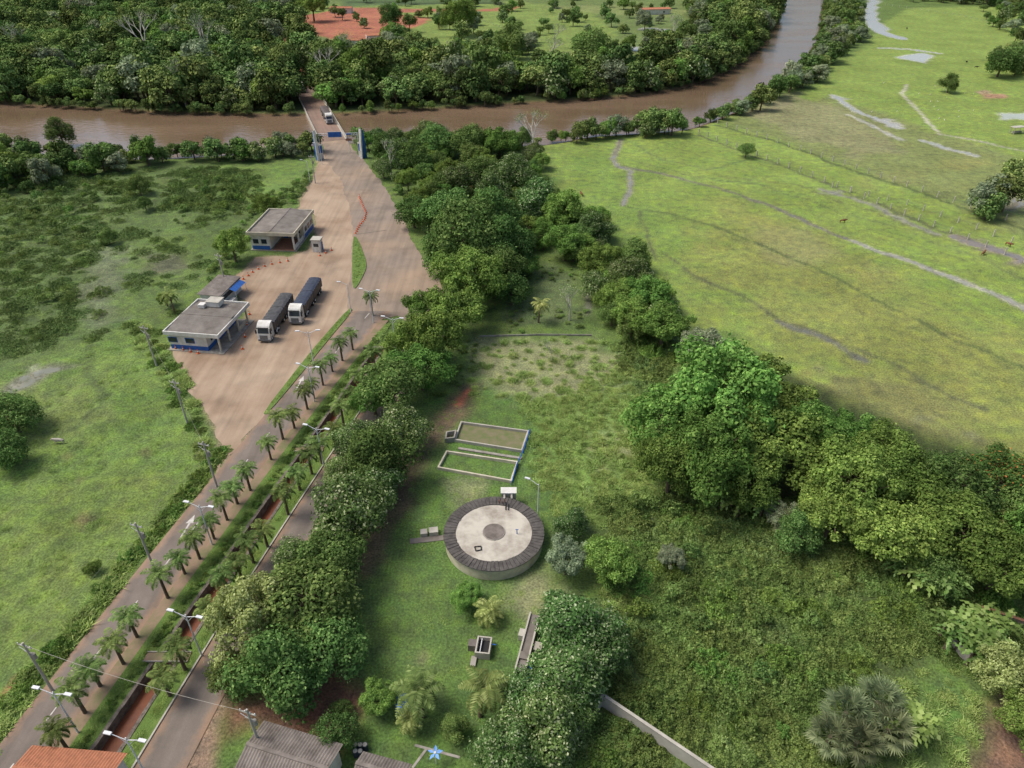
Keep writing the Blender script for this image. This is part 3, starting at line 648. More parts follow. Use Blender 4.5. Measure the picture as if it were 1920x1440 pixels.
# ------------------------------------------------------------------ buildings
def checkpoint():
    W, D, Hh = 10.6, 14.6, 4.1
    walls, roof, win, flo = MB(), MB(), MB(), MB()
    flo.box(0, 0, .1, W + .5, D + .5, .2, 'conc'); flo.box(2.4, -4, .22, 5.4, 7, .05, 'brick')
    t = .25
    walls.box(-W / 2 + t / 2, 0, Hh / 2 + .2, t, D, Hh - .4, 'white'); walls.box(W / 2 - t / 2, 3.7, Hh / 2 + .2, t, 7.2, Hh - .4, 'white')
    walls.box(0, D / 2 - t / 2, Hh / 2 + .2, W - 2 * t - .01, t, Hh - .4, 'white')
    walls.box(-2.9, -D / 2 + t / 2, Hh / 2 + .2, 4.3, t, Hh - .4, 'white'); walls.box(-.7, -3.4, Hh / 2 + .2, t, 7.3, Hh - .41, 'white')
    walls.box(2.2, .2, Hh / 2 + .2, 5.6, t, Hh - .42, 'cream')
    for yy in (-7.1, -3.6): walls.box(W / 2 - .2, yy, Hh / 2 + .2, .35, .35, Hh - .4, 'white')
    walls.box(W / 2 - .3, -3.6, .65, .2, 6.6, .9, 'white')
    walls.box(-2.9, -D / 2 - .02, .75, 4.2, .06, .9, 'blue'); walls.box(W / 2 + .02, 3.7, .75, .06, 7.1, .9, 'blue')
    for yy in (1.6, 3.8, 6): win.box(W / 2 + .01, yy, 2.2, .08, 1.5, 1.1, 'glass')
    for xx in (-4, -2): win.box(xx, -D / 2 - .01, 2.3, 1.3, .08, 1.1, 'glass')
    win.box(.6, .05, 1.3, 1, .1, 2.1, 'blue'); win.box(3.5, .05, 2.1, 1.6, .1, 1.1, 'glass')
    fw, fd = W + 1, D + 1
    for s in (-1, 1):
        roof.box(0, s * (fd / 2 - .1), Hh + .25, fw, .2, .8, 'cream'); roof.box(s * (fw / 2 - .1), 0, Hh + .25, .2, fd - .42, .8, 'cream')
    roof.box(0, 0, Hh - .05, fw - .42, fd - .42, .12, 'white')
    n = 34
    for s in (-1, 1):
        vs = []
        for i in range(n * 2 + 1):
            yy = -fd / 2 + .2 + (fd - .4) * i / (2 * n); a = .05 * (i % 2)
            vs += [(s * (fw / 2 - .2), yy, Hh + .2 + a), (0, yy, Hh + .95 + a)]
        roof.add(vs, [(2 * i, 2 * i + 2, 2 * i + 3, 2 * i + 1) for i in range(2 * n)], 'fibro')
    for s in (-1, 1): roof.add([(-fw / 2 + .2, s * (fd / 2 - .21), Hh + .2), (fw / 2 - .2, s * (fd / 2 - .21), Hh + .2), (0, s * (fd / 2 - .21), Hh + .95)], [(0, 1, 2)], 'cream')
    roof.box(0, 0, Hh + 1.0, .3, fd - .4, .06, 'fibro')
    group('checkpoint_building', (-56.5, 165.5, 0), math.radians(-4), [('walls', walls), ('roof', roof), ('windows_and_doors', win), ('floor_slab', flo)])
checkpoint()
def office():
    W, D, Hh = 10.0, 12.2, 3.6
    walls, roof, win, flo, tank = MB(), MB(), MB(), MB(), MB()
    flo.box(0, 0, .08, W + 1.2, D + .8, .16, 'conc')
    wx = W - 2.6
    cx = -1.3
    walls.box(cx, 0, Hh / 2 + .1, wx, D - .6, Hh - .2, 'white')
    walls.box(cx, -(D - .6) / 2 - .03, .6, wx + .02, .06, .8, 'blue'); walls.box(cx + wx / 2 + .03, 0, .6, .06, D - .5, .8, 'blue')
    for yy in (-5.6, -1.9, 1.9, 5.6): walls.box(W / 2 - .3, yy, Hh / 2, .28, .28, Hh, 'cream')
    walls.box(W / 2 - .3, 3.75, .55, .16, 3.4, .9, 'cream')
    for xx in (-3.6, -.2): win.box(cx + xx + .6, -(D - .6) / 2 - .03, 2.1, 1.8, .08, 1.1, 'blue'); win.box(cx + xx + .6, -(D - .6) / 2 - .08, 2.1, 1.5, .06, .9, 'glass')
    for yy in (-3.6, -.5, 4): win.box(cx + wx / 2 + .04, yy, 2.1, .08, 1.6, 1.1, 'glass')
    win.box(cx + wx / 2 + .04, 1.9, 1.25, .1, 1, 2.2, 'blue')
    fw, fd = W + .8, D + .8
    for s in (-1, 1):
        roof.box(0, s * (fd / 2 - .1), Hh + .2, fw, .2, .75, 'white'); roof.box(s * (fw / 2 - .1), 0, Hh + .2, .2, fd - .42, .75, 'white')
    roof.box(0, 0, Hh - .05, fw - .42, fd - .42, .1, 'white')
    n = 30
    for s in (-1, 1):
        vs = []
        for i in range(n * 2 + 1):
            xx = -fw / 2 + .2 + (fw - .4) * i / (2 * n); a = .05 * (i % 2)
            vs += [(xx, s * (fd / 2 - .2), Hh + .2 + a), (xx, 0, Hh + .75 + a)]
        roof.add(vs, [(2 * i, 2 * i + 2, 2 * i + 3, 2 * i + 1) for i in range(2 * n)], 'fibro')
    roof.box(0, 0, Hh + .8, fw - .4, .35, .06, 'fibro')
    tank.box(-.6, 4.6, Hh + 1.1, 2.6, 2.2, 1.0, 'white'); tank.box(-.6, 4.6, Hh + 1.63, 2.8, 2.4, .1, 'concpale'); tank.box(-2.6, 3.3, Hh + .95, 1.2, 1.2, .7, 'white')
    group('office_building', (-58, 118.6, 0), math.radians(-8), [('walls', walls), ('roof', roof), ('windows_and_doors', win), ('floor_slab', flo), ('roof_water_tank', tank)])
    walls, roof, can = MB(), MB(), MB()
    walls.box(0, 0, 1.4, 4.6, 8, 2.8, 'white')
    walls.box(2.33, 0, 1.8, .06, 6.5, .9, 'glass')
    roof.corr(-2.6, 2.6, -4.4, 4.4, 2.85, 3.1, 'fibrodark'); roof.box(0, 0, 2.82, 5.3, 8.8, .06, 'conc')
    can.add([(2.7, -1, 2.8), (2.7, 3.5, 2.8), (4.0, 3.5, 2.3), (4.0, -1, 2.3)], [(0, 3, 2, 1)], 'blue')
    for yy in (-.9, 3.4): can.cyl((3.9, yy, 0), (3.9, yy, 2.3), .05, .05, 6, 'lampwhite')
    can.box(3.4, -2, .5, .9, 2, 1, 'white')
    group('kiosk_annex', (-61.2, 134, 0), math.radians(-10), [('walls', walls), ('roof', roof), ('canopy', can)])
    mb = MB(); bx, by = [float(q) for q in G(597, 470)]
    mb.box(0, 0, 1.5, 2, 2, 3, 'white'); mb.box(0, 0, 3.1, 2.4, 2.4, .2, 'concpale'); mb.box(0, -1.02, 1.8, 1.2, .06, .8, 'glass'); mb.box(1.02, .3, 1.2, .06, .8, 2, 'blue')
    mb.obj('guard_booth', (bx, by, 0), -.1)
office()
def corr_house(name, cpx, cpy, z_, w_, d_, rz, mat, walls_m='white'):
    cx, cy = [float(q) for q in G(cpx, cpy, z_)]
    walls, roof = MB(), MB()
    walls.box(0, 0, (z_ - .2) / 2, w_ - .8, d_ - .8, z_ - .2, walls_m)
    for wx in (-w_ / 4, w_ / 4): walls.box(wx, -(d_ - .8) / 2 - .02, 1.6, 1.2, .06, 1, 'glass')
    roof.corr(-w_ / 2, w_ / 2, -d_ / 2, 0, z_, z_ + .7, mat, .3, .06); roof.corr(-w_ / 2, w_ / 2, d_ / 2, 0, z_, z_ + .7, mat, .3, .06)
    roof.box(0, 0, z_ + .75, w_, .35, .08, mat)
    for s in (-1, 1): walls.add([(s * (w_ / 2 - .42), -d_ / 2 + .4, z_ - .2), (s * (w_ / 2 - .42), d_ / 2 - .4, z_ - .2), (s * (w_ / 2 - .42), 0, z_ + .68)], [(0, 1, 2)], walls_m)
    group(name, (cx, cy, 0), rz, [('walls', walls), ('roof', roof)])
corr_house('workshop_shed', 540, 1425, 3.2, 8.6, 5.6, -.28, 'fibrodark')
corr_house('storage_shed', 715, 1450, 2.6, 5, 3, -.25, 'fibrodark')
corr_house('tiled_house', 120, 1455, 3.2, 9.5, 5, -.08, 'tile')

# ------------------------------------------------------------------ trucks
def truck(loc, rz, tarp='tarp', L=17.5, side='trailerside'):
    cab, tr, wh, ch = MB(), MB(), MB(), MB()
    prof = [(0, .45), (.02, 1.25), (-.1, 1.9), (-.38, 2.85), (-.75, 3.3), (-1.3, 3.62), (-2.2, 3.7), (-2.25, .7), (-1.9, .7), (-1.75, .5)]
    cab.ext(prof, -1.22, 1.22, 'white')
    cab.add([(-1.05, -.085, 1.95), (1.05, -.085, 1.95), (1.0, -.35, 2.8), (-1.0, -.35, 2.8)], [(0, 1, 2, 3)], 'glass')
    cab.box(0, .03, 1.2, 1.5, .06, .8, 'steel'); cab.box(0, .05, .55, 2.3, .12, .35, 'steel')
    for s in (-1, 1):
        cab.box(s * 1.24, -.95, 2.3, .03, .9, .7, 'glass'); cab.box(s * 1.42, -.25, 2.2, .25, .12, .7, 'rubber'); cab.box(s * .95, .04, .85, .35, .06, .2, 'lampwhite')
    cab.box(0, -.2, 3.05, 2.2, .35, .1, 'rubber')
    ch.box(0, -L / 2 - 1, .85, .9, L - 1.5, .3, 'steel')
    for yy in (-3.4, ): 
        for s in (-1, 1): ch.cyl((s * .95, yy, .7), (s * .95, yy - 1, .7), .32, .32, 10, 'lampwhite')
    half = (L - 3.3) / 2
    for k in range(2):
        y1 = -3.0 - k * (half + .35); y0 = y1 - half
        tr.box(0, (y0 + y1) / 2, 2.0, 2.55, half, 1.7, side)
        for j in range(int(half / .9) + 1):
            for s in (-1, 1): tr.box(s * 1.3, y0 + .1 + j * (half - .2) / int(half / .9), 2.0, .08, .1, 1.7, 'steel')
        pr = [(-1.32, 2.7), (-1.3, 2.95), (-.8, 3.12), (0, 3.18), (.8, 3.12), (1.3, 2.95), (1.32, 2.7)]
        nseg = 9; vs = []
        for i in range(nseg + 1):
            yy = y0 + (y1 - y0) * i / nseg; dz = .0 if i % 2 == 0 else -.14
            vs += [(a, yy, b_ + (dz if 0 < j < 6 else 0)) for j, (a, b_) in enumerate(pr)]
        fs = [(i * 7 + j, i * 7 + j + 1, (i + 1) * 7 + j + 1, (i + 1) * 7 + j) for i in range(nseg) for j in range(6)]
        fs += [tuple(range(7)), tuple(range(nseg * 7 + 6, nseg * 7 - 1, -1))]
        tr.add(vs, fs, tarp)
    ax = [-.95, -3.6, -4.8] + [-3 - half - .9, -3 - half + .5] + [-L + .9, -L + 2.2]
    for a in ax:
        for s in (-1, 1):
            wh.cyl((s * .75, a, .52), (s * 1.22, a, .52), .52, .52, 14, 'rubber'); wh.cyl((s * 1.2, a, .52), (s * 1.24, a, .52), .26, .24, 10, 'lampwhite')
    return group('cargo_truck', loc, rz, [('cab', cab), ('trailers', tr), ('wheels', wh), ('chassis', ch)])
a = [float(q) for q in G(497, 643)]
truck((a[0], a[1], .04), math.pi - math.radians(3), 'tarp', 14.5)
a = [float(q) for q in G(555, 610)]
truck((a[0], a[1], .04), math.pi - math.radians(3), 'navy', 15)
def on_bridge(t, s):
    dd = d.normalized(); n_ = Vector((dd.y, -dd.x, 0)); p = BR0 + dd * (BL * t) + n_ * s; return (p.x, p.y, .12)
d = (BR1 - BR0)
truck(on_bridge(.24, 1.9), ang + math.pi, 'trailerside', 16, 'cream')
truck(on_bridge(.86, -1.9), ang + math.pi, 'cowwhite', 14, 'cream')

# ------------------------------------------------------------------ cones
mb = MB(); mb.box(0, 0, .03, .42, .42, .06, 'orange'); mb.cyl((0, 0, .06), (0, 0, .32), .17, .12, 8, 'orange'); mb.cyl((0, 0, .32), (0, 0, .5), .12, .08, 8, 'white'); mb.cyl((0, 0, .5), (0, 0, .78), .08, .03, 8, 'orange')
cone = mb.mesh('traffic_cone')
def cones(pts, n):
    P = GP(pts); seg = [0]
    for a, b_ in zip(P[:-1], P[1:]): seg.append(seg[-1] + math.hypot(b_[0] - a[0], b_[1] - a[1]))
    for s in np.linspace(0, seg[-1], n):
        link('traffic_cone', cone, (float(np.interp(s, seg, [p[0] for p in P])), float(np.interp(s, seg, [p[1] for p in P])), .06), random.random(), sc=1.15)
cones([(674, 370), (680, 385), (687, 400), (684, 412), (674, 424), (667, 438)], 22)
cones([(445, 530), (460, 522), (475, 510), (500, 498), (540, 490)], 9)
cones([(468, 590), (462, 620), (455, 655)], 4); cones([(330, 655), (372, 663)], 4); cones([(600, 480), (622, 470)], 3)

# ------------------------------------------------------------------ lamps and poles
mb = MB(); mb.cyl((0, 0, 0), (0, 0, 7.6), .11, .06, 8, 'lampwhite')
for s in (-1, 1):
    mb.cyl((0, 0, 7.2), (s * 1.5, 0, 7.75), .045, .035, 6, 'lampwhite'); mb.box(s * 1.85, 0, 7.8, .8, .32, .13, 'lampwhite'); mb.cyl((0, 0, 6.4), (s * .9, 0, 7.5), .025, .025, 4, 'lampwhite')
lamp2 = mb.mesh('street_lamp')
mb = MB(); mb.cyl((0, 0, 0), (0, 0, 7.2), .1, .06, 8, 'lampwhite'); mb.cyl((0, 0, 7.0), (-1.4, 0, 7.7), .045, .035, 6, 'lampwhite'); mb.box(-1.75, 0, 7.75, .8, .3, .13, 'lampwhite')
lamp1 = mb.mesh('street_lamp_single')
for (px, py, r) in [(345, 1147, -.25), (371, 942, -.25), (592, 797, -.3), (576, 682, -.3), (692, 540, -.2), (95, 1292, -.2), (232, 1378, -.2), (735, 592, -.2), (576, 617, .1)]:
    q = G(px, py, 7.7); link('street_lamp', lamp2, (float(q[0]), float(q[1]), 0), r, sc=.95)
for (px, py, r) in [(1010, 905, -.4), (650, 530, 0), (575, 300, .3), (598, 268, .3)]:
    q = G(px, py, 7.5 * .9); link('street_lamp', lamp1, (float(q[0]), float(q[1]), 0), r, sc=.9)
mb = MB(); mb.cyl((0, 0, 0), (0, 0, 9), .18, .11, 8, 'concpale'); mb.box(0, 0, 8.4, 1.9, .12, .14, 'wood'); mb.box(0, 0, 7.4, 1.1, .1, .1, 'wood')
for xx in (-.85, -.3, .3, .85): mb.cyl((xx, 0, 8.45), (xx, 0, 8.7), .06, .05, 6, 'lampwhite')
mb.cyl((.3, .15, 6.2), (.3, .15, 7.0), .22, .22, 8, 'conc'); mb.cyl((-1, 0, 7.9), (0, 0, 7.3), .03, .03, 4, 'lampwhite')
upole = mb.mesh('utility_pole')
UP = []
for (px, py) in [(42, 1205), (253, 980), (380, 828), (325, 712), (268, 610), (408, 475), (462, 1330), (583, 290)]:
    q = G(px, py, 8.4); UP.append((float(q[0]), float(q[1]))); link('utility_pole', upole, (UP[-1][0], UP[-1][1], 0), -.3, sc=(.93))
def wire(a, b_, z0, z1, r=.018, sag=.8):
    mb = MB(); n = 14; pr = None
    for i in range(n + 1):
        t = i / n; p = (a[0] + (b_[0] - a[0]) * t, a[1] + (b_[1] - a[1]) * t, z0 + (z1 - z0) * t - 4 * sag * t * (1 - t))
        if pr: mb.cyl(pr, p, r, r, 4, 'concpale')
        pr = p
    mb.obj('power_line')
wire(UP[0], UP[6], 8.0, 8.0); wire(UP[0], UP[1], 8.1, 8.1, .01); wire(UP[1], UP[2], 8.1, 8.1, .01)
wire(UP[2], UP[3], 8.1, 8.1, .01); wire(UP[3], UP[4], 8.1, 8.1, .01); wire(UP[4], UP[5], 8.1, 8.1, .01)

# ------------------------------------------------------------------ digester tank
def ring(mb, r0, r1, z_, n, mat, alt=0):
    vs = []
    for k in range(n):
        a = 2 * math.pi * k / n; dz = alt * (k % 2)
        vs += [(r0 * math.cos(a), r0 * math.sin(a), z_ + dz * .6), (r1 * math.cos(a), r1 * math.sin(a), z_ + dz)]
    mb.add(vs, [(2 * k, 2 * k + 1, (2 * k + 3) % (2 * n), (2 * k + 2) % (2 * n)) for k in range(n)], mat)
tx, ty = [float(q) for q in G(926, 997, 1.9)]
wall, top, cen, pip = MB(), MB(), MB(), MB()
wall.cyl((0, 0, 0), (0, 0, 1.65), 6.35, 6.35, 96, 'cream')
wall.cyl((0, 0, 1.66), (0, 0, 1.79), 6.5, 6.5, 96, 'concpale')
random.seed(5)
for k in range(72):
    a = 2 * math.pi * k / 72; r0 = 5.0 + random.uniform(-.08, .08)
    c, s_ = math.cos(a), math.sin(a)
    zz = 1.9 + random.uniform(-.02, .04)
    vs = []
    for rr, w0 in ((r0, .19), (6.55, .255)):
        for sg in (-1, 1): vs.append((rr * c - sg * w0 * s_, rr * s_ + sg * w0 * c, zz))
    vs += [(v_[0], v_[1], 1.83) for v_ in vs]
    top.add(vs, [(0, 2, 3, 1), (4, 5, 7, 6), (0, 4, 6, 2), (1, 3, 7, 5), (2, 6, 7, 3), (0, 1, 5, 4)], 'slate')
ring(top, 4.9, 6.45, 1.815, 96, 'slate')
cen.cyl((0, 0, 1.8), (0, 0, 1.84), 4.95, 4.95, 80, 'lid')
cen.cyl((0, 0, 1.84), (0, 0, 1.95), 1.5, 1.45, 40, 'conc'); cen.cyl((0, 0, 1.95), (0, 0, 1.97), 1.38, 1.38, 40, 'fibrodark')
cen.cyl((3.0, -.3, 1.84), (3.0, -.3, 2.6), .06, .06, 8, 'blue'); cen.cyl((2.8, -.3, 2.6), (3.2, -.3, 2.6), .05, .05, 6, 'blue')
pip.box(1.5, 4.6, 1.98, .12, 1.3, .12, 'rubber'); pip.box(1.85, 4.5, 1.98, .12, 1.1, .12, 'rubber'); pip.box(1.0, 5.3, 2.15, .12, .12, .6, 'brick'); pip.box(1.4, 5.4, 2.15, .12, .12, .6, 'brick'); pip.box(.6, 5.3, 2.15, .12, .12, .6, 'brick')
for (aa, bb) in (((-2.4, -2.6), (-1.6, -2.5)), ((-2.4, -2.6), (-2.2, -3.3)), ((-1.6, -2.5), (-1.5, -3.1)), ((-2.2, -3.3), (-1.5, -3.1))): pip.cyl((*aa, 1.93), (*bb, 1.93), .07, .07, 6, 'rubber')
pip.box(1.9, 7.4, 1.1, 2.0, 1.0, 2.2, 'concpale'); pip.box(1.9, 7.4, 2.25, 2.2, 1.2, .12, 'white'); pip.box(1.3, 6.6, 2.0, .25, 1.2, .2, 'conc'); pip.box(2.3, 6.6, 2.0, .25, 1.2, .2, 'conc')
group('digester_tank', (tx, ty, 0), 0, [('wall', wall), ('rim_tiles', top), ('lid', cen), ('pipes_and_boxes', pip)])
mb = MB(); q = G(800, 1012); mb.box(0, 0, .04, 4.4, .9, .08, 'fibro'); mb.box(1.0, 1.0, .35, 1.2, 1, .7, 'concpale'); mb.box(-.3, 1.0, .3, .9, .9, .6, 'concpale'); mb.obj('inspection_boxes', (float(q[0]), float(q[1]), 0), .15)
def wallpath(name, pts, z_, th, mat, closed=False, world=False, cap=None):
    P = pts if world else GP(pts); mb = MB(); n = len(P)
    for i in range(n if closed else n - 1):
        a, b_ = P[i], P[(i + 1) % n]; L_ = math.hypot(b_[0] - a[0], b_[1] - a[1]); rz = math.atan2(b_[1] - a[1], b_[0] - a[0])
        e = th / 2 if i % 2 == 0 else -th / 2
        zz = z_ + .004 * (i % 2)
        mb.box((a[0] + b_[0]) / 2, (a[1] + b_[1]) / 2, zz / 2, L_ + 2 * e - .002, th, zz, mat, rz)
        if cap: mb.box((a[0] + b_[0]) / 2, (a[1] + b_[1]) / 2, zz + .03, L_ + 2 * e, th + .1, .06, cap, rz)
    return mb.obj(name)
B1 = [(865, 795), (990, 812), (978, 848), (853, 828)]; B2 = [(838, 850), (970, 870), (958, 905), (822, 880)]
poly_sheet('drying_bed_floor', GP(B1), .06, pmat('bed_sand', (.2, .17, .1), (.12, .15, .05), .8))
wallpath('drying_bed', B1, .5, .22, 'concpale', True); wallpath('drying_bed', B2, .5, .24, 'cream', True)
wallpath('channel', [(862, 842), (975, 860)], .2, .45, 'conc')
mb = MB(); pts = GP([(990, 812), (978, 850), (965, 878), (956, 910)])
for a, b_ in zip(pts[:-1], pts[1:]): mb.cyl((a[0] + .3, a[1], .7), (b_[0] + .3, b_[1], .7), .09, .09, 8, 'blue')
for a in pts: mb.cyl((a[0] + .3, a[1], 0), (a[0] + .3, a[1], .7), .07, .07, 6, 'blue')
mb.obj('sludge_pipe')
wallpath('sump_box', [(838, 818), (855, 815), (852, 828), (836, 830)], .9, .22, 'conc', True)
wallpath('rear_fence_wall', [(900, 632), (1010, 629), (1110, 630)], .35, .12, 'conc')
P = GP([(1003, 1160), (975, 1268)]); rz = math.atan2(P[1][1] - P[0][1], P[1][0] - P[0][0]); L_ = math.hypot(P[1][0] - P[0][0], P[1][1] - P[0][1])
mb = MB()
for s in (-.55, .55): mb.box(0, s, .55, L_, .18, 1.1, 'concpale')
mb.box(0, 0, .8, L_ - .2, .92, .1, 'fibro'); mb.box(L_ / 2 - .8, .9, .3, 2.6, .5, .5, 'blue'); mb.box(-1, -.95, .5, 1, .6, .9, 'concpale'); mb.box(L_ * .25, 0, 1.05, .9, .9, .06, 'fibro'); mb.box(.2, 1.2, .4, 1.1, .9, .7, 'concpale')
mb.obj('inlet_channel', ((P[0][0] + P[1][0]) / 2, (P[0][1] + P[1][1]) / 2, 0), rz)
q = G(907, 1220); mb = MB()
for a in (-.75, .75): mb.box(a, 0, .55, .16, 2.2, 1.1, 'concpale')
for a in (-1.02, 1.02): mb.box(0, a, .55, 1.33, .16, 1.1, 'concpale')
mb.box(0, 0, .5, 1.32, 1.86, .05, 'rubber'); mb.box(-1.3, .2, .5, .9, .9, 1.0, 'fibro'); mb.box(-.3, 0, .8, .08, 1.86, .2, 'lampwhite'); mb.cyl((.8, .3, .9), (1.4, .3, .9), .06, .06, 6, 'blue'); mb.box(-.9, -1.6, .15, .6, 1.2, .3, 'conc')
mb.obj('pump_pit', (float(q[0]), float(q[1]), 0), -.12)
q = G(818, 1432); mb = MB(); mb.cyl((0, 0, 0), (0, 0, 2.0), .04, .04, 6, 'lampwhite'); mb.cyl((0, 0, 2.0), (0, 0, 2.1), .12, .12, 8, 'white')
petal = pmat('light_blue', (.2, .4, .75), (.15, .32, .65), 2)
for k in range(5):
    a = 2 * math.pi * k / 5 + .3; c, s_ = math.cos(a), math.sin(a)
    mb.add([(0, 0, 2.02), (.4 * c - .18 * s_, .4 * s_ + .18 * c, 2.1), (.8 * c, .8 * s_, 2.0), (.4 * c + .18 * s_, .4 * s_ - .18 * c, 2.0)], [(0, 1, 2, 3)], petal)
mb.obj('garden_pinwheel', (float(q[0]), float(q[1]), 0))
wallpath('garden_path', [(780, 1398), (860, 1420)], .06, .25, 'conc'); wallpath('garden_path', [(800, 1404), (775, 1438)], .055, .25, 'conc')
q = G(757, 1318, 1.2); mb = MB()
for zz, r_ in ((0, .9), (.5, .95), (1.0, .92)): mb.cyl((0, 0, zz), (0, 0, zz + .5), r_, r_ * .97, 20, 'blue')
mb.cyl((0, 0, 1.5), (0, 0, 1.75), .9, .35, 20, 'blue'); mb.obj('water_tank', (float(q[0]), float(q[1]), 0))
mb = MB()
for k in range(5): 
    q = G(668 + (k % 3) * 9, 1405 + (k // 3) * 12); mb.cyl((float(q[0]), float(q[1]), 0), (float(q[0]), float(q[1]), .9), .28, .28, 12, 'navy'); mb.cyl((float(q[0]), float(q[1]), .9), (float(q[0]), float(q[1]), .94), .22, .22, 12, 'concpale')
mb.obj('storage_drums')
wallpath('concrete_wall', [(1045, 1440), (1128, 1322), (1345, 1470)], 1.9, .22, 'concpale', cap='concpale')
wallpath('concrete_wall', [(1783, 1212), (1812, 1238)], 1.2, .5, 'concpale')
wallpath('brick_wall', [(1832, 1148), (1880, 1162), (1930, 1180)], 1.0, .3, 'stone', cap='brick')

# ------------------------------------------------------------------ vegetation meshes
def quads_mesh(name, P, T, B, mats, extra=None):
    n = len(P); V = np.stack([P - T, P - B, P + T, P + B], 1).reshape(-1, 3)
    Fq = np.arange(n * 4).reshape(-1, 4)
    vs = V.tolist(); fs = Fq.tolist(); mi = [0] * n
    if extra:
        o = len(vs); vs += extra.v; fs += [[i + o for i in f] for f in extra.f]; mi += [1] * len(extra.f)
    me = bpy.data.meshes.new(name); me.from_pydata(vs, [], fs)
    for m_ in mats: me.materials.append(m_)
    me.polygons.foreach_set('material_index', mi); me.update(); return me
def unit(v): return v / (np.linalg.norm(v, axis=-1, keepdims=True) + 1e-9)
def leaves_at(rng, P, Nn, ls, jit=.7, asp=.6):
    n = len(P); Nn = unit(Nn + rng.normal(0, jit, (n, 3)) * .6)
    R_ = rng.normal(0, 1, (n, 3)); T = unit(np.cross(Nn, R_)); B = np.cross(Nn, T)
    s = ls * rng.uniform(.55, 1.35, (n, 1))
    return T * s, B * s * asp
def tree_mesh(name, seed, R=5., Ht=9.5, nl=16, leaves=5000, ls=.3, flat=.8, leaf='leafA', bark='bark', trunk=True, low=-.6, lr=(.24, .42), spread=(.45, .8), gap=0.0, wild=.1):
    rng = np.random.default_rng(seed)
    Rz = R * flat; c0 = np.array([0, 0, Ht - Rz])
    D_ = []
    ga = math.pi * (3 - math.sqrt(5))
    for k in range(nl):
        zc = low + (1 - low) * (k + .5) / nl; rr = math.sqrt(max(0, 1 - zc * zc)); a = ga * k + rng.uniform(-.5, .5)
        D_.append((rr * math.cos(a), rr * math.sin(a), zc))
    D_ = np.array(D_); rad = R * rng.uniform(*lr, nl); dist = rng.uniform(*spread, (nl, 1)) * R
    Cc = D_ * dist * np.array([1, 1, flat]) + c0
    Cc[:, :2] += rng.normal(0, R * wild, (nl, 2)); Cc[:, 2] += rng.normal(0, R * wild * .7, nl)
    w_ = rad ** 2; cnt = (w_ / w_.sum() * leaves * 1.6).astype(int)
    P, Nn = [], []
    for k in range(nl):
        n = cnt[k]; dd = unit(rng.normal(0, 1, (n, 3))); lump = 1 + .22 * np.sin(dd[:, 0] * 7 + k) * np.cos(dd[:, 1] * 6 + k * 2) + .16 * np.sin(dd[:, 2] * 11 + k)
        u_ = rng.random(n)
        r_ = rad[k] * lump * np.where(u_ < .76, rng.uniform(.84, 1.1, n), np.where(u_ < .93, rng.uniform(.45, .9, n), rng.uniform(1.1, 1.4, n)))
        p = Cc[k] + dd * r_[:, None] * np.array([1, 1, .85])
        keep = (dd[:, 2] > -.3) | (rng.random(n) < .3)
        for j in range(nl):
            if j == k: continue
            keep &= ~(np.linalg.norm(p - Cc[j], axis=1) < rad[j] * .78)
        if gap: keep &= rng.random(n) > gap
        P.append(p[keep]); Nn.append(dd[keep] + np.array([0, 0, .45]))
    P = np.concatenate(P); Nn = np.concatenate(Nn)
    k_ = P[:, 2] > .05; P, Nn = P[k_], Nn[k_]
    T, B = leaves_at(rng, P, Nn, ls)
    ex = None
    if trunk:
        ex = MB(); tr_ = R * .055; mid = (rng.uniform(-.3, .3), rng.uniform(-.3, .3), c0[2] * .55)
        ex.cyl((0, 0, -.2), mid, tr_ * 1.3, tr_, 8, bark); topp = (mid[0] * 1.3, mid[1] * 1.3, c0[2])
        ex.cyl(mid, topp, tr_, tr_ * .5, 8, bark)
        for k in range(nl): ex.cyl(mid if k % 2 else topp, tuple(Cc[k]), tr_ * .42, tr_ * .1, 5, bark)
    return quads_mesh(name, P, T, B, [M[leaf], M[bark]] if trunk else [M[leaf]], ex)
def remat(me, leaf):
    m2 = me.copy(); m2.materials[0] = M[leaf]; return m2
TA = [tree_mesh('broadleaf_tree', s, nl=n_, leaves=11500, ls=.2, leaf='leafA', flat=fl, Ht=9, lr=(.18, .42)) for s, n_, fl in ((1, 24, .85), (2, 29, .8), (3, 21, .92), (4, 27, .85))]
TD = [remat(TA[0], 'leafD'), remat(TA[2], 'leafD')]
TB = [tree_mesh('light_green_tree', 6, nl=40, leaves=13000, ls=.18, leaf='leafB', flat=.9, Ht=9, lr=(.14, .28), spread=(.5, .9))]
TC_ = [tree_mesh('spreading_tree', s, nl=40, leaves=14500, ls=.18, leaf='leafC', flat=.68, Ht=8.8, lr=(.13, .31), spread=(.45, .95), low=-.5) for s in (11, 12, 13)]
TG = [remat(TC_[0], 'leafG')]; TO = [remat(TC_[1], 'leafO')]; TP = [remat(TC_[2], 'leafP')]
TF = [tree_mesh('forest_tree', s, nl=n_, leaves=2100, ls=.4, leaf='leafF', flat=fl, Ht=h_, low=-.7, lr=(.18, .42), wild=.13) for s, n_, fl, h_ in ((21, 16, .85, 9), (22, 20, .75, 10), (23, 14, 1.05, 11), (24, 18, .9, 8.5))]
TF += [remat(TF[0], 'leafC'), remat(TF[1], 'leafA'), remat(TF[3], 'leafD'), remat(TF[2], 'leafG')]
BU = [tree_mesh('shrub', s, R=1, Ht=1.4, nl=9, leaves=420, ls=.105, leaf='leafS', trunk=False, flat=.75, low=-.1) for s in (31, 32, 33)]
BU2 = [remat(BU[0], 'leafC'), remat(BU[1], 'leafA')]
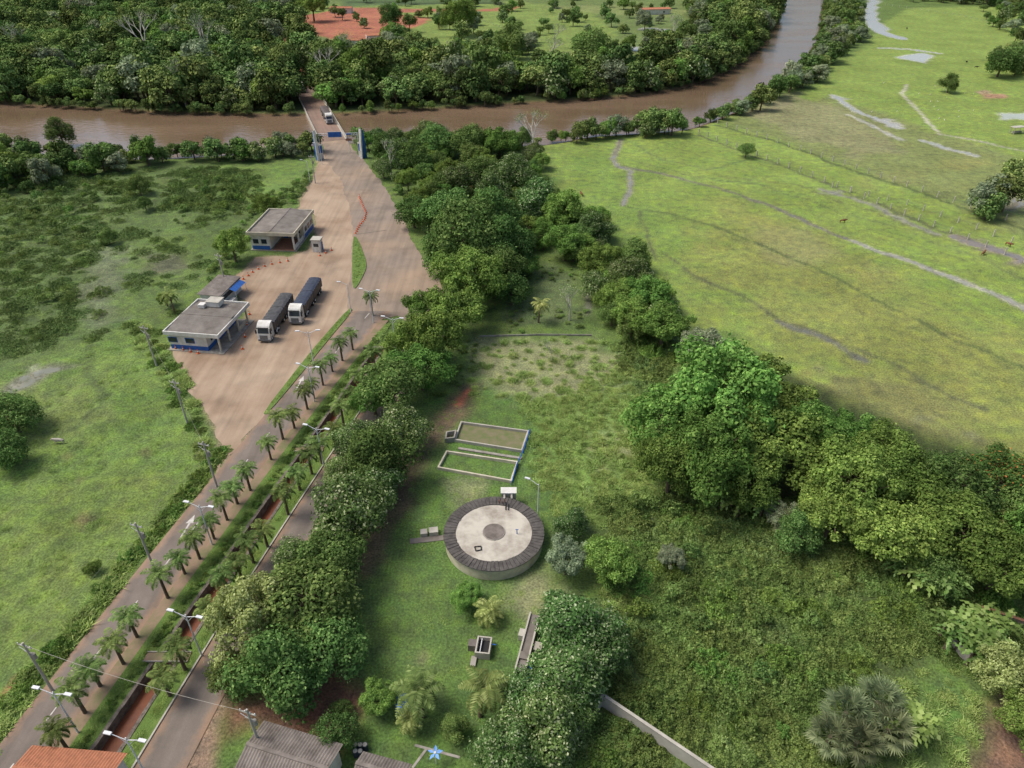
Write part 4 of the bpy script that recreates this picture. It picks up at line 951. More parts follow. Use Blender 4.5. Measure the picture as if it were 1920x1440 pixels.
def thicket(name, seed, R=2.8, n=2600, h=1.0, ls=.13, leaf='leafS', sc_=.8):
    """a patch of tangled undergrowth: leaves over a lumpy canopy surface"""
    rng = np.random.default_rng(seed); r_ = R * rng.random(n) ** .6; a = rng.uniform(0, 6.28, n); X, Y = r_ * np.cos(a), r_ * np.sin(a)
    ek = 1 + .25 * np.sin(a * 3 + seed) + .15 * np.sin(a * 7 + seed * 2); X, Y = X * ek, Y * ek
    def hf(X, Y):
        rr = np.hypot(X, Y) / R; return (np.clip(fbm(X / sc_ + seed * 9, Y / sc_ + 5, seed, 3) - .25, 0, 1) * 1.7) * h * np.clip(1.15 - rr ** 3, 0.03, 1)
    h0 = hf(X, Y); gx_ = (hf(X + .1, Y) - h0) / .1; gy_ = (hf(X, Y + .1) - h0) / .1
    P = np.stack([X, Y, h0 * rng.uniform(.6, 1.08, n)], 1); Nn = unit(np.stack([-gx_, -gy_, np.ones(n)], 1)); T, B = leaves_at(rng, P, Nn, ls, .75)
    return quads_mesh(name, P, T, B, [M[leaf]])
TH_ = [thicket('undergrowth', s, n=3600, ls=.115) for s in (51, 52, 53, 54)] + [thicket('undergrowth', 55, n=3600, h=1.5, ls=.115, leaf='leafC'), thicket('undergrowth', 56, n=3600, h=.8, ls=.115, leaf='leafM')]
TM = [thicket('marsh_growth', s, n=1300, h=1.0, ls=.13, leaf='leafM', sc_=.6) for s in (61, 62, 63)] + [thicket('marsh_growth', 64, n=1600, h=1.5, ls=.13, leaf='leafS')]
def bare(name, seed, Ht=10, leaf=None):
    rnd = random.Random(seed); ex = MB(); tips = []
    def br(p, dr, L_, r_, dep):
        q = p + dr * L_; ex.cyl(p, q, r_, r_ * .62, 5, 'palebark')
        if dep == 0: tips.append(q); return
        for _ in range(3):
            nd = (dr + Vector((rnd.uniform(-.8, .8), rnd.uniform(-.8, .8), rnd.uniform(-.15, .5)))).normalized(); br(q, nd, L_ * rnd.uniform(.6, .82), r_ * .6, dep - 1)
    br(Vector((0, 0, 0)), Vector((0, 0, 1)), Ht * .4, Ht * .03, 4)
    rng = np.random.default_rng(seed)
    T0 = np.array([tuple(t) for t in tips]); P = np.repeat(T0, 9, 0) + rng.normal(0, .45, (len(T0) * 9, 3)); Nn = np.tile([0, 0, 1.], (len(P), 1)); T, B = leaves_at(rng, P, Nn, .15)
    return quads_mesh(name, P, T, B, [M[leaf or 'leafG'], M['palebark']], ex)
BT = [bare('pale_tree', 5, 10, 'leafF'), bare('pale_tree', 6, 9, 'leafD')]
def palm_mesh(name, seed, trunk=4.0, fl=2.1, nf=18, leaf='palm', tr_=.16, ll=.55, bend=.0):
    rng = np.random.default_rng(seed); ex = MB(); P, T, B = [], [], []
    pr = Vector((0, 0, -.1)); r_ = tr_ * 1.25
    for k in range(5):
        nx = Vector((bend * ((k + 1) / 5) ** 2, 0, trunk * (k + 1) / 5)); ex.cyl(pr, nx, r_, r_ * .93, 8, 'palebark' if leaf != 'palm' else 'bark'); pr = nx; r_ *= .93
    top = np.array([bend, 0, trunk])
    for f in range(nf):
        az = f * 2.4 + rng.uniform(-.2, .2); el = math.radians(75 - 85 * (f / nf) + rng.uniform(-8, 8)); L_ = fl * rng.uniform(.85, 1.1)
        hd = np.array([math.cos(az), math.sin(az), 0]); side = np.array([-math.sin(az), math.cos(az), 0]); p = top.copy(); ns = 13; st = L_ / ns
        for s in range(ns):
            dv = hd * math.cos(el) + np.array([0, 0, 1]) * math.sin(el); q = p + dv * st
            P.append((p + q) / 2); T.append(dv * st * .55); B.append(side * .03)
            u = (s + 1) / ns; le = ll * math.sin(math.pi * min(1, .18 + u * .78)) ** .7 + .05
            for sg in (-1, 1):
                ld = unit(side * sg + dv * .55 + np.array([0, 0, -.35 + rng.uniform(-.15, .15)]))
                P.append(q + ld * le / 2); T.append(ld * le * .55); B.append(unit(np.cross(ld, np.array([0, 0, 1.]) + side * .2)) * (.06 * fl / 2.1 + .015))
            p = q; el -= math.radians(rng.uniform(6.5, 9.5))
    return quads_mesh(name, np.array(P), np.array(T), np.array(B), [M[leaf], M['bark']], ex)
PA = [palm_mesh('avenue_palm', s, trunk=t_, fl=2.0, nf=17) for s, t_ in ((1, 3.7), (2, 4.2), (3, 3.2), (4, 3.9))]
PC = [palm_mesh('coconut_palm', s, trunk=t_, fl=3.1, nf=16, leaf='palmY', ll=.8, bend=.6, tr_=.2) for s, t_ in ((7, 5.0), (8, 3.4))]
def fan_mesh(name, seed, leaf='leafFan', R=1.6, n=26, trunk=2.5):
    rng = np.random.default_rng(seed); ex = MB(); ex.cyl((0, 0, -.1), (0, 0, trunk), .25, .2, 8, 'bark'); P, T, B = [], [], []
    for k in range(n):
        az = k * 2.4; el = math.radians(80 - 110 * k / n); hd = np.array([math.cos(az) * math.cos(el), math.sin(az) * math.cos(el), math.sin(el)])
        side = unit(np.cross(hd, [0, 0, 1.])); up = np.cross(side, hd); p = np.array([0, 0, trunk]) + hd * R * .9
        P.append(np.array([0, 0, trunk]) + hd * R * .45); T.append(hd * R * .45); B.append(side * .04)
        for j in range(15):
            a = math.radians(-110 + 220 * j / 14); dv = unit(hd * math.cos(a) + side * math.sin(a) + np.array([0, 0, -.25])); l_ = R * .75 * (.75 + .25 * math.cos(a)) * rng.uniform(.8, 1.1)
            P.append(p + dv * l_ / 2); T.append(dv * l_ / 2); B.append(unit(np.cross(dv, up)) * .075)
    return quads_mesh(name, np.array(P), np.array(T), np.array(B), [M[leaf], M['bark']], ex)
FP = fan_mesh('fan_palm', 3)
def banana_mesh(name, seed):
    rng = np.random.default_rng(seed); ex = MB(); P, T, B = [], [], []
    for st in range(4):
        bx, by = rng.normal(0, .7, 2); h_ = rng.uniform(1.6, 2.6); ex.cyl((bx, by, 0), (bx, by, h_), .16, .1, 7, 'palebark')
        for f in range(8):
            az = f * 2.4 + rng.uniform(0, 1); el = math.radians(rng.uniform(25, 75)); p = np.array([bx, by, h_]); hd = np.array([math.cos(az), math.sin(az), 0]); side = np.array([-math.sin(az), math.cos(az), 0])
            for s in range(5):
                dv = hd * math.cos(el) + np.array([0, 0, math.sin(el)]); q = p + dv * .45
                P.append((p + q) / 2); T.append(dv * .3); B.append(side * .3 * math.sin(math.pi * (s + 1) / 6)); p = q; el -= .35
    return quads_mesh(name, np.array(P), np.array(T), np.array(B), [M['banana'], M['bark']], ex)
BN = [banana_mesh('banana_plant', 1), banana_mesh('banana_plant', 2)]
def grass_patch(name, seed, n=420, r=1.7, h=.35, w_=.06, leaf='grassblade'):
    rng = np.random.default_rng(seed); rr = r * rng.random(n) ** .75; a = rng.uniform(0, 6.28, n); c = np.stack([rr * np.cos(a), rr * np.sin(a)], 1); lean = rng.normal(0, 1.2, (n, 2))
    den = fbm(c[:, 0] / .7 + seed * 3, c[:, 1] / .7, seed, 2); hh = h * rng.uniform(.4, 1.1, n) * (.3 + 1.2 * den) * np.clip(1.2 - (rr / r) ** 2, .15, 1)
    T = np.stack([lean[:, 0] * hh, lean[:, 1] * hh, hh], 1) / 2; P = np.stack([c[:, 0], c[:, 1], np.zeros(n)], 1) + T
    B = unit(np.stack([-lean[:, 1], lean[:, 0], rng.normal(0, .3, n)], 1)) * w_
    return quads_mesh(name, P, T, B, [M[leaf]])
TU = [grass_patch('grass', s, 260, 1.5, .22, .05) for s in (1, 2, 3)]
TT = [grass_patch('tall_grass', s, 330, 1.8, .5, .06, 'meadowblade') for s in (4, 5)]

# ------------------------------------------------------------------ scatter
def coll(name, meshes):
    c = bpy.data.collections.new(name)
    for k, m_ in enumerate(meshes):
        o = bpy.data.objects.new(m_.name.split('.')[0], m_); c.objects.link(o)
    return c
def scatter_ng(c):
    ng = bpy.data.node_groups.new('scatter_' + c.name, 'GeometryNodeTree')
    ng.interface.new_socket('Geometry', in_out='INPUT', socket_type='NodeSocketGeometry'); ng.interface.new_socket('Geometry', in_out='OUTPUT', socket_type='NodeSocketGeometry')
    gi = ng.nodes.new('NodeGroupInput'); go = ng.nodes.new('NodeGroupOutput'); ip = ng.nodes.new('GeometryNodeInstanceOnPoints'); ci = ng.nodes.new('GeometryNodeCollectionInfo')
    ci.inputs['Collection'].default_value = c; ci.inputs['Separate Children'].default_value = True; ci.inputs['Reset Children'].default_value = True
    def na(n_, t_):
        q = ng.nodes.new('GeometryNodeInputNamedAttribute'); q.data_type = t_; q.inputs['Name'].default_value = n_; return [o for o in q.outputs if o.enabled and o.name == 'Attribute'][0]
    ng.links.new(gi.outputs[0], ip.inputs['Points']); ng.links.new(ci.outputs[0], ip.inputs['Instance']); ip.inputs['Pick Instance'].default_value = True
    ng.links.new(na('idx', 'INT'), ip.inputs['Instance Index']); ng.links.new(na('rot', 'FLOAT_VECTOR'), ip.inputs['Rotation']); ng.links.new(na('scl', 'FLOAT_VECTOR'), ip.inputs['Scale'])
    ng.links.new(ip.outputs[0], go.inputs[0]); return ng
def scatter(name, pts, meshes, smin, smax, seed=0, zs=1.0, z0=-.03, weights=None, scl=None):
    n = len(pts)
    if n == 0: return
    rng = np.random.default_rng(seed); c = coll(name + '_kit', meshes)
    me = bpy.data.meshes.new(name); co = np.zeros((n, 3)); co[:, :2] = pts; co[:, 2] = z0
    me.vertices.add(n); me.vertices.foreach_set('co', co.ravel()); me.update()
    a = me.attributes.new('idx', 'INT', 'POINT'); a.data.foreach_set('value', rng.choice(len(meshes), n, p=weights).astype(np.int32))
    a = me.attributes.new('rot', 'FLOAT_VECTOR', 'POINT'); r_ = np.zeros((n, 3)); r_[:, 2] = rng.uniform(0, 6.28, n); r_[:, :2] = rng.normal(0, .03, (n, 2)); a.data.foreach_set('vector', r_.ravel())
    s = (scl if scl is not None else rng.uniform(smin, smax, n)); sv = np.stack([s, s, s * zs * rng.uniform(.8, 1.25, n)], 1)
    a = me.attributes.new('scl', 'FLOAT_VECTOR', 'POINT'); a.data.foreach_set('vector', sv.ravel())
    o = link(name, me); md = o.modifiers.new('scatter', 'NODES'); md.node_group = scatter_ng(c)
    return o
BUILD = [((-56.5, 165.5), 9.5), ((-58, 118.6), 8.3), ((-61, 134), 5)]
def clear(px_, py_):
    k = ~inside(px_, py_, YARD) & ~inside(px_, py_, FORK) & ~inside(px_, py_, RIVER)
    k &= ~((px_ > L0(py_) - .2) & (px_ < R1(py_) + .2) & (py_ < YT + 3))
    for (c, r_) in BUILD: k &= np.hypot(px_ - c[0], py_ - c[1]) > r_
    k &= linedist(px_, py_, [(BR0.x, BR0.y), (BR1.x, BR1.y)]) > 6
    k &= linedist(px_, py_, FARROAD) > 3.5
    k &= np.hypot(px_ - tx, py_ - ty) > 8
    return k
def rnd_in(poly, spacing, seed, thr=None, nsc=12, world=False, nseed=50, margin=0):
    P = poly if world else GP(poly); xs = [p[0] for p in P]; ys = [p[1] for p in P]; rng = np.random.default_rng(seed)
    X, Y = np.meshgrid(np.arange(min(xs), max(xs), spacing), np.arange(min(ys), max(ys), spacing))
    X = X.ravel() + rng.uniform(-.6, .6, X.size) * spacing; Y = Y.ravel() + rng.uniform(-.6, .6, Y.size) * spacing
    k = inside(X, Y, P); X, Y = X[k], Y[k]
    if thr is not None: k = fbm(X / nsc, Y / nsc, nseed, 3) + rng.uniform(-.09, .09, X.size) > thr; X, Y = X[k], Y[k]
    k = clear(X, Y); X, Y = X[k], Y[k]
    return np.stack([X, Y], 1)
cat = lambda *a: np.concatenate(a)
def drop(p, poly): return p[~inside(p[:, 0], p[:, 1], poly)]

# northern forest
p1 = rnd_in([(-650, 163), (0, 188), (260, 204), (560, 210), (760, 203), (900, 193), (1080, 183), (1200, 173), (1290, 158), (1370, 128), (1420, 88), (1452, 30), (1460, -25), (1300, -44), (-650, -44)], 7.2, 1)
p1 = drop(p1, GP(FIELDN))
fs_ = rnd_in([(560, 0), (1100, -5), (1290, 20), (1160, 80), (1000, 130), (860, 120), (600, 90)], 17, 3, thr=.5)
mk_ = rnd_in([(760, 85), (860, 100), (1000, 110), (1180, 90), (1260, 65), (1320, 45), (1375, 50), (1350, 90), (1270, 125), (1180, 150), (1000, 150), (860, 138), (760, 120)], 8.5, 4, thr=.47)
cl_ = cat(rnd_in([(720, 80), (785, 78), (795, 112), (720, 115)], 6, 41), rnd_in([(900, 75), (1000, 80), (1000, 105), (905, 100)], 7, 42))
scatter('forest', p1, TF, .65, 1.6, 1, zs=1.0, weights=[.19, .19, .15, .17, .09, .1, .07, .04])
scatter('field_trees', cat(fs_, mk_, cl_), TF, .35, .95, 2)
n_ = len(RIVER); rp = []
rng = np.random.default_rng(77)
for i in range(n_):
    a, b_ = RIVER[i], RIVER[(i + 1) % n_]; L_ = math.hypot(b_[0] - a[0], b_[1] - a[1])
    for k in range(int(L_ / 2.6)):
        t = rng.random(); rp.append((a[0] + (b_[0] - a[0]) * t + rng.normal(0, 1), a[1] + (b_[1] - a[1]) * t + rng.normal(0, 1)))
rp = np.array(rp); k = linedist(rp[:, 0], rp[:, 1], [(BR0.x, BR0.y), (BR1.x, BR1.y)]) > 6; rp = rp[k]
scatter('riverbank_shrubs', rp, TF[:5], .22, .5, 5)
sb = cat(rnd_in([(-650, 256), (-300, 274), (0, 286), (150, 302), (300, 302), (450, 294), (590, 274), (598, 300), (560, 304), (430, 308), (330, 306), (230, 322), (120, 345), (0, 380), (-650, 380)], 5.0, 6),
         rnd_in([(1062, 268), (1100, 258), (1200, 252), (1290, 246), (1292, 252), (1200, 260), (1110, 264), (1070, 272)], 3.5, 7))
scatter('riverbank_woods', sb, TF, .4, .9, 7)
sr = cat(rnd_in([(1330, 230), (1410, 199), (1484, 157), (1530, 112), (1550, 60), (1556, -30), (1606, -30), (1612, 30), (1618, 75), (1570, 110), (1545, 150), (1490, 180), (1420, 212), (1350, 236)], 6, 8),
         rnd_in([(1690, -30), (2100, -40), (2100, 40), (1920, 32), (1850, 12), (1760, 6), (1700, 4)], 7, 9), rnd_in([(1850, 130), (1880, 100), (1960, 95), (1990, 140), (1900, 145)], 6, 10),
         rnd_in([(1820, 400), (1870, 385), (1900, 410), (1880, 425), (1840, 420)], 4, 11), rnd_in([(1885, 345), (1960, 345), (1960, 370), (1890, 365)], 5, 12), rnd_in([(1830, 20), (1920, 20), (2000, 110), (1900, 95)], 14, 13))
scatter('riverside_trees', sr, TF, .4, 1.0, 9)
mid = cat(rnd_in([(672, 278), (700, 268), (850, 268), (1000, 272), (1005, 300), (1040, 360), (1120, 420), (1150, 470), (1060, 500), (1000, 480), (960, 560), (880, 600), (840, 600), (842, 540), (838, 498), (800, 480), (780, 440), (750, 380), (720, 335)], 5.6, 14),
          rnd_in([(1060, 470), (1150, 470), (1200, 520), (1270, 560), (1300, 610), (1280, 640), (1180, 650), (1120, 610), (1110, 560), (1090, 520)], 5.4, 15))
scatter('roadside_woods', mid, [TA[0], TA[2], TC_[0], TC_[1], TD[0]], .3, .8, 15)
ms_ = cat(rnd_in([(-500, 330), (0, 320), (250, 310), (480, 320), (490, 370), (460, 400), (330, 430), (180, 470), (150, 600), (60, 680), (-500, 760)], 2.9, 16, thr=.43, nsc=18),
          rnd_in([(330, 320), (480, 320), (490, 370), (430, 400), (300, 400)], 2.6, 17, thr=.34, nsc=16),
          rnd_in([(60, 480), (160, 490), (150, 600), (60, 680), (-60, 640)], 2.6, 18, thr=.3, nsc=12),
          rnd_in([(160, 440), (480, 400), (380, 560), (240, 640), (150, 660)], 4.2, 181, thr=.5, nsc=6))
scatter('marsh_shrubs', ms_, TM, .35, 1.0, 16, zs=.95, z0=0)
ms2_ = cat(rnd_in([(0, 330), (480, 330), (450, 400), (200, 450), (60, 620), (0, 640)], 5, 161, thr=.47, nsc=20), rnd_in([(-100, 740), (35, 740), (50, 800), (40, 860), (-100, 900)], 2.6, 19))
scatter('marsh_bushes', ms2_, BU + BU2, .6, 1.8, 161)
st_ = cat(rnd_in([(480, 370), (530, 360), (570, 330), (592, 318), (570, 360), (545, 385), (500, 390), (470, 410), (450, 430)], 1.9, 20),
          rnd_in([(450, 430), (475, 440), (470, 475), (440, 510), (400, 540), (380, 525), (410, 480)], 2.4, 21))
scatter('verge_shrubs', st_, BU + BU2, .6, 1.3, 17, zs=.8)
TH2 = [thicket('verge_growth', s, R=1.8, n=1500, h=.8, ls=.11, leaf='leafC', sc_=.5) for s in (71, 72)] + [thicket('verge_growth', 73, R=1.8, n=1500, h=.7, ls=.11, leaf='leafS', sc_=.5), grass_patch('verge_growth', 74, 600, 1.8, .7, .06, 'meadowblade')]
def along(f, o0, o1, y0, y1, n, seed):
    rng = np.random.default_rng(seed); Y = rng.uniform(y0, y1, n); return np.stack([f(Y) + rng.uniform(o0, o1, n), Y], 1)
vb = cat(rnd_in([(236, 600), (300, 620), (318, 655), (340, 700), (368, 755), (400, 830), (405, 868), (385, 870), (350, 800), (300, 700), (250, 640)], 1.8, 22), along(L0, -2.4, -1.1, 28, 84, 150, 1))
scatter('verge_growth', vb, TH2, .5, .9, 171, z0=0, weights=[.2, .2, .2, .4])
def between(a, b_, y0, y1, n, seed):
    rng = np.random.default_rng(seed); Y = rng.uniform(y0, y1, n); t = rng.random(n); return np.stack([a(Y) * (1 - t) + b_(Y) * t, Y], 1)
scatter('median_grass', cat(between(off(L1, 2.3), off(D0, -.7), 25, YT - 3, 520, 3), between(off(D1, .7), off(R0, -.8), 25, DT + 8, 240, 4)), TU, .35, .6, 19, z0=.18)
hg = cat(along(D0, -1.3, -.3, 30, 118, 300, 31))
scatter('median_hedge', hg, BU[:1] + BU2[:1], .22, .42, 32, z0=.18, zs=.8)
# shrubland right
sh_ = cat(rnd_in([(1120, 960), (1300, 935), (1560, 985), (1760, 1090), (1800, 1200), (1740, 1240), (1690, 1300), (1600, 1500), (1370, 1480), (1130, 1300), (1185, 1200), (1170, 1100)], 2.7, 23),
          rnd_in([(1230, 900), (1500, 930), (1900, 1020), (2100, 1200), (1960, 1260), (1800, 1120), (1500, 1010), (1230, 960)], 3.2, 24),
          rnd_in([(1130, 640), (1280, 640), (1300, 700), (1240, 760), (1180, 700)], 3.2, 25, thr=.45),
          rnd_in([(1090, 1380), (1150, 1360), (1260, 1440), (1250, 1500), (1060, 1500)], 2.4, 26))
scatter('shrubland', sh_, TH_, .75, 1.2, 20, weights=[.18, .18, .18, .18, .12, .16], z0=0)
scatter('shrubland_bushes', rnd_in([(1120, 960), (1300, 935), (1560, 985), (1760, 1090), (1800, 1200), (1690, 1300), (1600, 1500), (1370, 1480), (1130, 1300)], 3.6, 231, thr=.48, nsc=6), BU + BU2, .6, 1.6, 201)
wt = cat(rnd_in([(960, 490), (1080, 480), (1110, 620), (950, 625)], 1.9, 27, thr=.5, nsc=6), rnd_in([(860, 640), (900, 640), (870, 720), (830, 760), (810, 740)], 1.8, 29), rnd_in([(1060, 800), (1240, 720), (1260, 930), (1100, 960)], 4, 28, thr=.5, nsc=6))
scatter('weeds', wt, BU + BU2[:1], .25, .75, 21, zs=.7)
tg = cat(rnd_in([(980, 760), (1180, 680), (1250, 720), (1260, 930), (1180, 1000), (1050, 980), (1000, 900), (1000, 800)], 1.2, 30), rnd_in([(880, 640), (1120, 625), (1200, 680), (1100, 740), (990, 780), (880, 740)], 2.2, 301), rnd_in([(1690, 1270), (1760, 1230), (1850, 1270), (1830, 1440), (1700, 1440)], 1.6, 31), rnd_in([(1120, 940), (1260, 930), (1200, 1300), (1130, 1300)], 2.0, 311))
scatter('tall_grass', tg, TT, .25, .75, 22, z0=0, zs=1.3)
lg = cat(rnd_in([(800, 760), (900, 740), (1020, 900), (1060, 1000), (1040, 1200), (1000, 1500), (640, 1500), (700, 1100), (760, 900)], 1.6, 32), rnd_in([(0, 1330), (-100, 1200), (0, 700), (250, 640), (400, 860), (300, 990), (60, 1250)], 2.2, 33))
lg = drop(drop(lg, GP(B1)), GP([(400, 1330), (640, 1240), (700, 1300), (600, 1400), (410, 1400)]))
scatter('lawn_grass', lg, TU, .15, .6, 23, zs=.8)
rng = np.random.default_rng(9)
ig = []
for P in ISL:
    xs = [p[0] for p in P]; ys = [p[1] for p in P]; X = rng.uniform(min(xs), max(xs), 900); Y = rng.uniform(min(ys), max(ys), 900); k = sdpoly(X, Y, P) > .25; ig.append(np.stack([X[k], Y[k]], 1)[:120])
scatter('island_grass', cat(*ig), TU, .22, .35, 35, z0=.19)

# ------------------------------------------------------------------ individual trees
def place(kind, meshes, px, py, rpx, seed, R0_=5., zc=5.0, zs=1.0):
    s = 1.; rr = random.Random(seed); zs = rr.uniform(.88, 1.18)
    for _ in range(3):
        z_ = zc * s * zs; y_ = (720 - py) / F; t = (H - z_) / (ST - y_ * CT); s = rpx * t / F / R0_
    q = G(px, py, zc * s * zs)
    link(kind, meshes[seed % len(meshes)], (float(q[0]), float(q[1]), 0), rr.uniform(0, 6.28), sc=(s, s * rr.uniform(.88, 1.12), s * zs))
k = 0
for (px, py, r_, ty_) in [
    (470, 1150, 82, 'B'), (575, 1120, 92, 'A'), (520, 1262, 84, 'A'), (612, 1215, 76, 'A'), (435, 1265, 48, 'A'), (622, 1045, 66, 'A'), (655, 950, 74, 'D'), (560, 1050, 50, 'D'), (700, 905, 52, 'D'), (640, 885, 40, 'D'),
    (705, 850, 68, 'A'), (660, 822, 42, 'D'), (755, 800, 48, 'D'), (735, 720, 62, 'A'), (790, 690, 54, 'C'), (812, 630, 58, 'C'), (700, 745, 42, 'C'), (770, 640, 38, 'C'), (855, 580, 58, 'C'), (795, 580, 35, 'C'), (880, 520, 58, 'C'), (935, 500, 54, 'A'), (955, 460, 54, 'A'), (870, 440, 70, 'A'), (830, 470, 45, 'A'),
    (835, 395, 48, 'A'), (930, 410, 60, 'A'), (775, 395, 32, 'A'), (855, 335, 36, 'D'), (770, 290, 34, 'A'), (720, 275, 28, 'A'), (820, 262, 36, 'A'), (880, 262, 38, 'A'), (940, 268, 34, 'C'), (965, 325, 40, 'D'), (1005, 375, 42, 'D'), (900, 320, 36, 'A'), (925, 360, 36, 'D'),
    (1060, 395, 40, 'C'), (1110, 425, 36, 'D'), (1060, 455, 36, 'C'), (1125, 490, 38, 'C'), (1175, 515, 42, 'D'), (1215, 560, 48, 'C'), (1185, 590, 40, 'C'), (1245, 610, 50, 'C'), (1150, 560, 32, 'C'), (960, 540, 36, 'A'), (1320, 650, 44, 'G'),
    (1075, 1165, 80, 'D'), (1125, 1215, 60, 'D'), (1062, 1262, 78, 'D'), (990, 1310, 55, 'D'), (1020, 1365, 74, 'D'), (950, 1410, 62, 'D'), (1070, 1330, 50, 'A'),
    (1062, 1045, 40, 'G'), (1070, 980, 36, 'D'), (1140, 1050, 48, 'C'), (875, 1120, 27, 'C'), (708, 1308, 36, 'C'), (632, 1375, 40, 'A'), (855, 1362, 26, 'A'), (640, 1330, 20, 'A'),
    (1350, 745, 108, 'C'), (1262, 790, 74, 'C'), (1425, 740, 84, 'C'), (1440, 840, 88, 'C'), (1330, 860, 84, 'C'), (1500, 805, 70, 'C'), (1260, 870, 62, 'C'), (1395, 905, 62, 'C'), (1590, 820, 60, 'C'), (1650, 855, 64, 'C'), (1600, 905, 80, 'C'), (1540, 880, 52, 'C'),
    (1710, 905, 72, 'C'), (1790, 915, 68, 'A'), (1560, 965, 60, 'C'), (1670, 1000, 80, 'C'), (1790, 990, 82, 'C'), (1880, 1060, 72, 'C'), (1865, 895, 60, 'O'), (1930, 960, 60, 'A'), (1905, 1265, 64, 'B'), (1930, 1350, 56, 'C'), (1500, 1000, 42, 'A'), (1760, 1070, 50, 'A'), (1980, 1000, 70, 'C'),
    (1470, 970, 34, 'G'), (1260, 1045, 26, 'G'), (20, 775, 48, 'A'), (10, 840, 40, 'A'), (435, 458, 32, 'C'), (112, 245, 26, 'A'), (258, 345, 20, 'A'), (310, 560, 16, 'C'), (1400, 280, 16, 'A'), (1782, 155, 18, 'A'), (270, 380, 14, 'A'), (172, 1065, 14, 'C'), (500, 385, 22, 'C'), (200, 442, 18, 'A'),
    (860, 30, 30, 'C'), (730, 28, 22, 'A'), (585, 10, 24, 'C'), (960, 75, 30, 'A'), (1110, 80, 34, 'A'), (1880, 115, 30, 'A'), (392, 6, 16, 'P')]:
    ms2 = dict(A=TA, B=TB, C=TC_, D=TD, G=TG, O=TO, P=TP)[ty_]
    place({'A': 'broadleaf_tree', 'B': 'light_green_tree', 'C': 'spreading_tree', 'D': 'flowering_tree', 'G': 'grey_green_tree', 'O': 'flame_tree', 'P': 'pink_flowering_tree'}[ty_], ms2, px, py, r_, k); k += 1
for j, (px, py, r_) in enumerate([(265, 60, 2.1), (385, 60, 2.2), (660, 90, 1.5), (335, 140, 1.7), (1030, 90, 1.2), (730, 285, 1.0), (1000, 240, 1.1), (1070, 560, .7), (1035, 655, .35), (140, 10, 1.7), (1040, 60, 1.1), (1265, 45, 1.4), (610, 120, 1.5), (30, 70, 1.7)]):
    q = G(px, py, 7 * r_); link('pale_tree', BT[j % 2], (float(q[0]), float(q[1]), 0), j, sc=r_)
lp = [(102, 1368), (138, 1300), (168, 1250), (213, 1208), (240, 1158), (300, 1085), (333, 1040), (362, 1012), (390, 975), (415, 940), (435, 910), (460, 885), (500, 828), (523, 790), (545, 770), (570, 735), (583, 715), (600, 690), (618, 665), (637, 645), (657, 625), (695, 562)]
rpx_ = [(302, 1268), (332, 1220), (388, 1140), (418, 1085), (442, 1050), (465, 1020), (492, 990), (532, 930), (555, 885), (578, 855), (597, 835), (640, 770), (622, 800), (672, 705), (655, 735), (700, 668), (722, 630), (770, 570)]
for j, (px, py) in enumerate(lp + rpx_):
    q = G(px, py, 3.6); link('avenue_palm', PA[j % 4], (float(q[0]), float(q[1]), .12), j * 1.7, sc=random.uniform(.85, 1.1))
for j, (px, py, z_, s) in enumerate([(898, 1288, 5.2, 1), (788, 1305, 3.6, 1.05), (920, 1135, 2.2, .75), (760, 1335, 3.3, .6), (318, 555, 4, .8), (1905, 960, 4, 1), (1010, 580, 3, .8)]):
    q = G(px, py, z_); link('coconut_palm', PC[j % 2], (float(q[0]), float(q[1]), (-2.0 if s == .75 else 0)), j * 2.1, sc=s)
for j, (px, py, s) in enumerate([(1590, 1330, 1.15), (1650, 1310, 1.2), (1610, 1385, 1.05), (1670, 1360, 1.1), (1560, 1375, 1.0), (1475, 975, .9)]):
    q = G(px, py, 3 * s); link('fan_palm', FP, (float(q[0]), float(q[1]), 0), j, sc=s)
for j, (px, py) in enumerate([(1800, 1170), (1830, 1195), (1850, 1160), (1790, 1195), (1720, 1080), (1755, 1085), (1385, 935), (1420, 945), (1360, 925), (1780, 1090), (1720, 1360), (1540, 920), (1690, 1050), (1870, 1200), (1850, 1235)]):
    q = G(px, py, 2.5); link('banana_plant', BN[j % 2], (float(q[0]), float(q[1]), 0), j * 1.3, sc=random.uniform(.9, 1.3))

# ------------------------------------------------------------------ fences
def fence(name, pts, sp=4, h_=1.3, tr_=.09):
    P = GP(pts); mb = MB()
    for a, b_ in zip(P[:-1], P[1:]):
        L_ = math.hypot(b_[0] - a[0], b_[1] - a[1]); n = max(1, int(L_ / sp))
        for i in range(n):
            t = i / n; mb.cyl((a[0] + (b_[0] - a[0]) * t, a[1] + (b_[1] - a[1]) * t, -.2), (a[0] + (b_[0] - a[0]) * t, a[1] + (b_[1] - a[1]) * t, h_), tr_ * 1.3, tr_, 6, 'wood')
        for zz in (.5, .9, 1.2): mb.cyl((*a, zz), (*b_, zz), .014, .014, 3, 'steel')
    mb.obj(name)
fence('pasture_fence', [(1310, 250), (1400, 285), (1500, 322), (1620, 372), (1750, 425), (1920, 492), (2100, 560)], 4.5, 1.7, .15)
fence('pasture_fence', [(1345, 232), (1500, 282), (1700, 350), (1920, 425)], 4.5, 1.7, .15)
fence('pasture_fence', [(1560, 352), (1700, 385), (1830, 430), (1930, 470)], 4.5, 1.7, .15)
fence('paddock_fence', [(880, 30), (960, 60), (1040, 84)], 5); fence('paddock_fence', [(640, 12), (900, 30), (1100, 12)], 6)
fence('field_fence', [(1660, 10), (1800, 30), (1920, 60)], 6)

